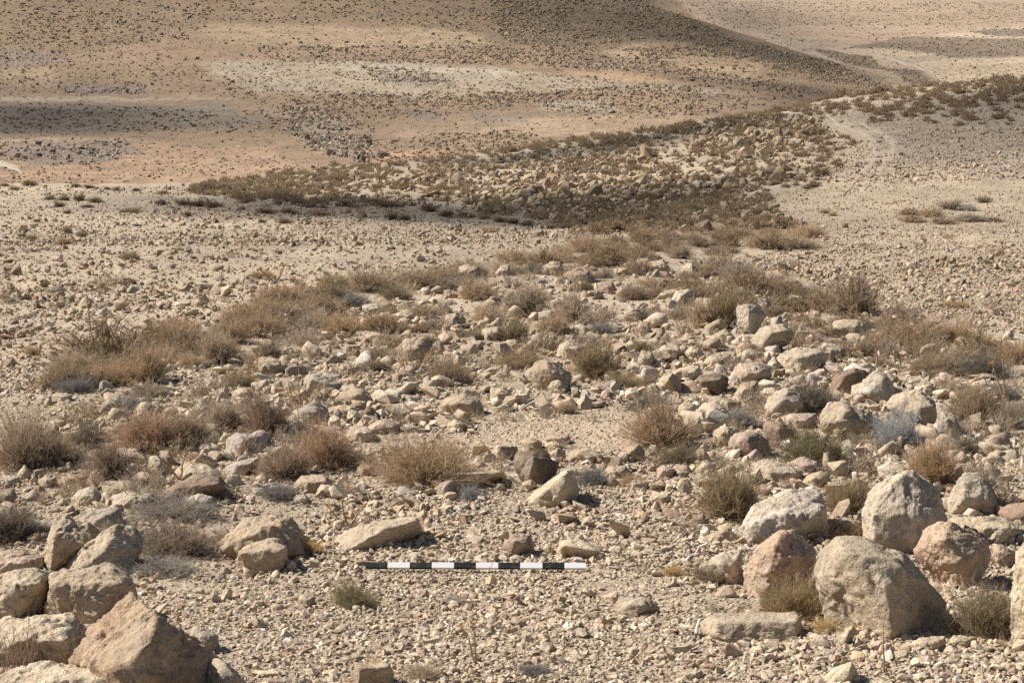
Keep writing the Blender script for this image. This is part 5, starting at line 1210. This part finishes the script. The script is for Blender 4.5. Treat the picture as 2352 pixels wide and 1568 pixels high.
# ------------------------------------------------------------------ scale bar: a flat painted staff, ten decimetres
def scale_bar():
    y = float(ground_y(1092, 1313)[0]); (s0, T0), (s1, T1) = ray(840, 1312), ray(1347, 1311)
    a, b = np.array([float(s0) * y, y, 0]), np.array([float(s1) * y, y - .01, 0])
    z = float(max(gz(a[0], y), gz(b[0], y), gz((a[0] + b[0]) / 2, y))) + .024
    a[2] = b[2] = z
    d = (b - a); ln = np.linalg.norm(d); d /= ln; n = np.array([-d[1], d[0], 0]); tilt = math.radians(38)
    up = n * math.cos(tilt) * 1 + np.array([0, 0, 1]) * math.sin(tilt)       # face tipped towards the viewer by the stones under it
    th = np.cross(d, up); th /= np.linalg.norm(th)
    wd, tk = .030, .012
    V, F, MI = [], [], []
    prof = [(-.5, -.5), (.5, -.5), (.5, .5), (-.5, .5)]
    cuts = np.linspace(0, ln, 11)
    for i in range(10):
        for j in (i, i + 1):
            for q, e in prof: V.append(a + d * (cuts[j] - (.006 if j == 10 and q > 0 else 0)) + up * wd * q + th * tk * e)
        o = i * 8
        for k in range(4): F.append((o + k, o + (k + 1) % 4, o + 4 + (k + 1) % 4, o + 4 + k)); MI.append(i % 2)
        if i == 0: F.append((o + 3, o + 2, o + 1, o)); MI.append(0)
        if i == 9: F.append((o + 4, o + 5, o + 6, o + 7)); MI.append(1)
    V = np.array(V); loc = (a + b) / 2
    me = mesh_np('scale_bar', V - loc, np.array(F), [M_BLACK, M_WHITE], False, midx=MI)
    bm = bmesh.new(); bm.from_mesh(me); bmesh.ops.recalc_face_normals(bm, faces=bm.faces[:]); bm.to_mesh(me); bm.free()
    o = link('scale_bar', me, loc)
    register(o, 'black and white banded survey scale bar lying on pale gravel', 'scale bar', 1092, 1313, 505, 16, ref='the scale bar')
scale_bar()
# ------------------------------------------------------------------ dead branches
def branch(adj, lines, rad, u, r, w, h, name='dead_branch', ref=None):
    """lines: lists of (u, row, lift in m); all start on the ground at the first row given"""
    yb = float(ground_y(u, r)[0]); parts = []; loc = np.array([float(ray(u, r)[0]) * yb, yb, float(gz(float(ray(u, r)[0]) * yb, yb))])
    g = np.random.default_rng(int(u))
    for ln in lines:
        P = []
        for uu, rr, lift in ln:
            y = float(ground_y(uu, rr)[0]) if lift <= .05 else yb
            s, T = ray(uu, rr)
            P.append(np.array([float(s) * y, y, float(gz(float(s) * y, y)) + lift]) if lift <= .05 else np.array([float(s) * y, y, -float(T) * y]))
        Q = [P[0]]
        for p0, p1 in zip(P[:-1], P[1:]):
            for k in (1, 2, 3): Q.append(p0 + (p1 - p0) * k / 3 + g.normal(0, rad * .7, 3) * (k < 3))
        parts.append(tube(np.array(Q) - loc, np.linspace(rad, rad * .5, len(Q)), 6))
    v, f = merge(parts); o = link(name, mesh_np(name, v, f, M_STICK, True), loc)
    register(o, adj, 'dead branch', u, r, w, h, ref); return o
branch('forked bleached branch lying before the small cube-shaped block', [[(1201, 944, .02), (1222, 934, .03), (1253, 906, .12)], [(1218, 936, .03), (1250, 929, .03), (1345, 937, .02)], [(1232, 936, .03), (1268, 947, .02)]], .009, 1235, 940, 140, 40, ref='the forked branch')
branch('bleached twigs crossing among the brown bushes', [[(655, 722, .16), (664, 740, .12), (672, 754, .05)], [(630, 749, .1), (650, 756, .06), (680, 752, .04)], [(606, 778, .04), (640, 766, .05), (680, 753, .05)]], .011, 650, 765, 75, 55)
branch('grey twig lying beside the salmon boulder', [[(1578, 1293, .01), (1606, 1270, .03), (1636, 1238, .06)]], .009, 1600, 1290, 60, 55)
branch('curled grey root on the gravel by the long cream block', [[(1584, 1472, .01), (1600, 1466, .02), (1606, 1452, .05), (1630, 1450, .02)]], .010, 1600, 1472, 50, 24)
branch('pale splinter of wood near the wide tan slab', [[(590, 1126, .01), (636, 1118, .02)]], .012, 612, 1126, 48, 10)
branch('thin twig lying in front of the twin-peak boulder', [[(1936, 1035, .05), (1980, 1060, .06), (2000, 1072, .03)], [(2000, 1062, .03), (2018, 1040, .08)]], .006, 1985, 1072, 80, 40)
branch('bleached stick in front of the pale boulders', [[(1930, 1196, .08), (1945, 1205, .06), (1962, 1222, .02)]], .008, 1945, 1222, 36, 28)
# ------------------------------------------------------------------ dry thistles (stalk + star heads)
def star_head(c, rad, g):
    V, F = [], []
    for k in range(26):
        d = g.normal(size=3); d[2] = abs(d[2]) * .8 + .1; d /= np.linalg.norm(d); a = np.cross(d, [.2, .5, .8]); a /= np.linalg.norm(a); b = np.cross(d, a); o = len(V)
        w = rad * .10; V += [c + a * w, c - a * w * .5 + b * w * .86, c - a * w * .5 - b * w * .86, c + d * rad * g.uniform(.7, 1.1)]
        F += [(o, o + 1, o + 3), (o + 1, o + 2, o + 3), (o + 2, o, o + 3)]
    return np.array(V), np.array(F)
def thistle(adj, base, stalks, ref=None):
    u, r = base; yb = float(ground_y(u, r)[0]) + .02; s, _ = ray(u, r); loc = np.array([float(s) * yb, yb, float(gz(float(s) * yb, yb)) - .01]); mpp = MPP * yb
    root = bpy.data.objects.new('thistle', None); COL.objects.link(root); root.location = loc; root.empty_display_size = .1
    g = np.random.default_rng(int(u * 3 + r)); top = min(t[1] for st in stalks for t in st)
    for st in stalks:
        P = []
        for q, (uu, rr) in enumerate([base] + list(st)):
            y = yb + g.normal(0, .012) * (q > 0); sx, T = ray(uu, rr); P.append(np.array([float(sx) * y, y, -float(T) * y]) - loc)
        Q = [P[0]]
        for p0, p1 in zip(P[:-1], P[1:]):
            for k in (1, 2): Q.append(p0 + (p1 - p0) * k / 2 + g.normal(0, .004, 3) * (k < 2))
        v, f = tube(Q, np.linspace(2.6 * mpp, 1.3 * mpp, len(Q)), 6)
        lv = [(v, f)]
        for k in range(9):                      # withered leaves clinging to the stalk
            i = int(g.integers(1, len(Q))); d = g.normal(size=3); d /= np.linalg.norm(d)
            p0 = Q[i - 1] + (Q[i] - Q[i - 1]) * g.uniform(); rv, rf = ribbons(p0[None], (p0 + d * 13 * mpp)[None], np.array([1.3 * mpp]), np.array([.2 * mpp]), g); lv.append((rv, rf))
        v, f = merge(lv); link('stalk', mesh_np('stalk', v, f, M_THISTLE, False), parent=root)
        v, f = star_head(Q[-1], 11 * mpp, g); link('flower_head', mesh_np('flower_head', v, f, M_HEAD, False), parent=root)
    register(root, adj, 'thistle', u, r, 40, r - top, ref)
thistle('dry two-stalked thistle beside the lumpy cream rock', (412, 1102), [[(380, 1060), (352, 1036)], [(418, 1070), (425, 1045)]], ref='the two-stalked thistle')
thistle('tall dry thistle with golden star heads behind the pale peaked boulder', (2012, 852), [[(1985, 825), (1962, 803)], [(2015, 820), (2008, 786)], [(2035, 835), (2042, 815)]], ref='the golden thistle')
thistle('dead thistle in front of the biggest boulder', (2030, 1548), [[(2028, 1480), (2034, 1400)]], ref='the dead thistle')
thistle('thin pale thistle near the shaded field stones', (2310, 935), [[(2306, 885), (2303, 822)], [(2290, 868), (2280, 834)]])
thistle('orange dry thistle among pale rocks at the heap rim', (770, 712), [[(752, 702), (748, 694)], [(785, 704), (790, 697)]])
thistle('dry stalk cluster behind the long slanting slab', (800, 1212), [[(770, 1182), (752, 1160)], [(790, 1178), (786, 1150)], [(818, 1185), (835, 1165)]])
thistle('small orange thistle on the left stony field', (632, 650), [[(610, 632), (598, 620)], [(645, 630), (652, 612)]])
thistle('bare stalks rising at the bottom gravel', (1095, 1530), [[(1080, 1480), (1060, 1440)], [(1090, 1470), (1084, 1430)]])
# ------------------------------------------------------------------ clouds outside the view; their shade falls on gully, slope and hills
SUN_AZ = math.radians(SUN_AZ_DEG) ; SUN_EL = math.radians(SUN_EL_DEG)
SUN = np.array([math.sin(SUN_AZ) * math.cos(SUN_EL), math.cos(SUN_AZ) * math.cos(SUN_EL), math.sin(SUN_EL)])   # azimuth from +Y towards +X
def cloud(poly, alt, dens, seed):
    """a flat-bottomed cumulus whose shade covers the given piece of land"""
    if True:
        M_CLOUD, nt = new_mat('thin_white_cloud'); d = N(nt, 'ShaderNodeBsdfDiffuse'); t = N(nt, 'ShaderNodeBsdfTransparent'); mx = N(nt, 'ShaderNodeMixShader')
        d.inputs[0].default_value = (.85, .86, .88, 1); mx.inputs[0].default_value = dens; L(nt, t.outputs[0], mx.inputs[1]); L(nt, d.outputs[0], mx.inputs[2])
        L(nt, mx.outputs[0], N(nt, 'ShaderNodeOutputMaterial').inputs[0])
    g = ground_pt([p[0] for p in poly], [p[1] for p in poly])
    P = g + SUN[None] * ((alt - g[:, 2]) / SUN[2])[:, None]
    # outline -> puffy solid
    t = np.linspace(0, len(P), 240, endpoint=False); i = np.floor(t).astype(int); f = (t - i)[:, None]
    ring = P[i] * (1 - f) + P[(i + 1) % len(P)] * f
    c = P.mean(0); size = np.linalg.norm(P - c, axis=1).mean()
    for _ in range(4): ring = (np.roll(ring, 1, 0) + ring * 2 + np.roll(ring, -1, 0)) / 4
    d = ring - c; q = np.stack([ring[:, 0], ring[:, 1], ring[:, 0] * 0], 1) / (size * .35)
    ring = ring + d * (.10 * fbm(q, 4, seed))[:, None]
    V = [ring]; lev = [(.97, .10), (.8, .22), (.5, .32), (.2, .36)]
    for k, (s, h) in enumerate(lev):
        rr = c + (ring - c) * s; rr[:, 2] = alt + size * h * (1 + .3 * vnoise(rr / (size * .3), seed + k)); V.append(rr)
    V.append(c[None] + [[0, 0, size * .36]]); V.append(c[None])
    n = 240; V = np.concatenate(V); F = []; a = np.arange(n); b = (a + 1) % n
    for k in range(len(lev)):
        F += [np.stack([k*n+a, k*n+b, (k+1)*n+b], 1), np.stack([k*n+a, (k+1)*n+b, (k+1)*n+a], 1)]
    F += [np.stack([len(lev)*n+a, len(lev)*n+b, a*0+len(V)-2], 1), np.stack([b, a, a*0+len(V)-1], 1)]
    o = link('cloud', mesh_np('cloud', V, np.concatenate(F), M_CLOUD, True)); o['kind'] = 'structure'
for k, (poly, alt, dens) in enumerate(CLOUDS): cloud(poly, alt, dens, 70 + k)

# ------------------------------------------------------------------ labels: what each thing is, told by its neighbours
def label_all():
    marks = [t for t in THINGS if t['ref']]
    used = {}
    def mid(t): return t['u'], t['r'] - t['h'] * .5
    def rel(t, m):
        du, dr = t['u'] - m['u'], t['r'] - m['r']
        if m['cat'] == 'scale bar' and abs(du) < 260: return 'behind' if dr < 0 else 'in front of'
        if abs(dr) * 3.2 > abs(du) + .25 * (t['w'] + m['w']): return 'behind' if dr < 0 else 'in front of'
        return 'beside'
    for t in THINGS:
        x, y = mid(t)
        c = [(math.hypot(m['u'] - x, (m['r'] - m['h'] * .5 - y) * 2.2), m) for m in marks if m is not t]
        c.sort(key=lambda e: e[0]); near = [m for _, m in c[:6]]
        # a second mark lying on the other side
        m0 = near[0]; opts = []
        for m in near[:3]:
            others = [k for k in near if k is not m and (k['u'] - t['u']) * (m['u'] - t['u']) < 0] + [k for k in near if k is not m]
            opts.append(f"{t['adj']} {rel(t, m)} {m['ref']}")
            for k in others[:4]:
                opts.append(f"{t['adj']} {rel(t, m)} {m['ref']}, towards {k['ref'][4:] if False else k['ref']}")
        if len(t['adj'].split()) >= 7: opts.insert(0, t['adj'])
        if t['group'] and False: pass
        for s in opts:
            if len(s.split()) <= 16 and s.lower() not in used: break
        else:
            side = 'left' if t['u'] < 1176 else 'right'
            rk = sum(1 for q in THINGS if q['adj'] == t['adj'] and q['u'] < t['u'])
            ords = ['first', 'second', 'third', 'fourth', 'fifth', 'sixth', 'seventh', 'eighth', 'ninth', 'tenth', 'eleventh', 'twelfth', 'thirteenth', 'fourteenth', 'fifteenth', 'sixteenth', 'seventeenth', 'eighteenth', 'nineteenth', 'twentieth']
            al = [q for q in THINGS if q['adj'] == t['adj'] and q.get('group') == t.get('group')]
            al.sort(key=lambda q: q['u']); k = al.index(t)
            s = f"{t['adj']}, {ords[min(k, 19)]} such one counted from the left" if k < 20 else f"{t['adj']}, {ords[min(len(al) - 1 - k, 19)]} such one counted from the right"
            if t.get('group'): s = f"{t['adj']}, {ords[min(k, 19)]} from the left of the {t['group']}"
            n = 0
            while s.lower() in used and n < 5:
                n += 1; s = f"{t['adj']} {rel(t, near[n])} {near[n]['ref']}, nearer {near[(n + 1) % 6]['ref']}"
        used[s.lower()] = 1; t['o']['label'] = s
for t in THINGS: t.setdefault('group', t['o'].get('group'))
GROUPS = {'boulder': 'boulders of the stone heap', 'rock': 'rocks of the stone heap', 'stone': 'small stones of the stone heap', 'stone slab': 'flat slabs of the stone heap', 'shrub': 'dry shrubs on the stone heap', 'thistle': 'dry thistles', 'dead branch': 'dead branches lying about', 'grass tuft': 'straw tufts'}
for t in THINGS:
    if not t['group'] and t['cat'] in GROUPS: t['o']['group'] = GROUPS[t['cat']]
label_all()

# ------------------------------------------------------------------ light, sky, camera
w = bpy.data.worlds.new('World'); SC.world = w; w.use_nodes = True
nt = w.node_tree; nt.nodes.clear()
sky = nt.nodes.new('ShaderNodeTexSky'); sky.sky_type = 'NISHITA'; sky.sun_disc = False
sky.sun_elevation = SUN_EL; sky.sun_rotation = SUN_AZ; sky.altitude = 900; sky.dust_density = 1.5
bg = nt.nodes.new('ShaderNodeBackground'); bg.inputs['Strength'].default_value = SKY_STRENGTH
out = nt.nodes.new('ShaderNodeOutputWorld'); nt.links.new(sky.outputs[0], bg.inputs[0]); nt.links.new(bg.outputs[0], out.inputs[0])
sl = bpy.data.lights.new('sun', 'SUN'); sl.energy = SUN_STRENGTH; sl.angle = math.radians(.53); sl.color = (1.0, .95, .885)
so = bpy.data.objects.new('sun', sl); COL.objects.link(so)
from mathutils import Vector
so.rotation_euler = Vector(SUN).to_track_quat('Z', 'Y').to_euler(); so.location = (0, 0, 50)
cam = bpy.data.cameras.new('camera'); co = bpy.data.objects.new('camera', cam); COL.objects.link(co)
cam.sensor_width = 36; cam.lens = 18 / KX; cam.clip_start = .1; cam.clip_end = 8000
co.location = (0, 0, 0); co.rotation_euler = (PI / 2 - PITCH, 0, 0)
SC.camera = co
SC.view_settings.view_transform = 'Standard'; SC.view_settings.look = 'None'; SC.view_settings.exposure = EXPOSURE; SC.view_settings.gamma = 1
SC.view_settings.use_curve_mapping = False
SC.cycles.max_bounces = 4; SC.cycles.diffuse_bounces = 3; SC.cycles.use_denoising = False
SC.cycles.caustics_reflective = False; SC.cycles.caustics_refractive = False
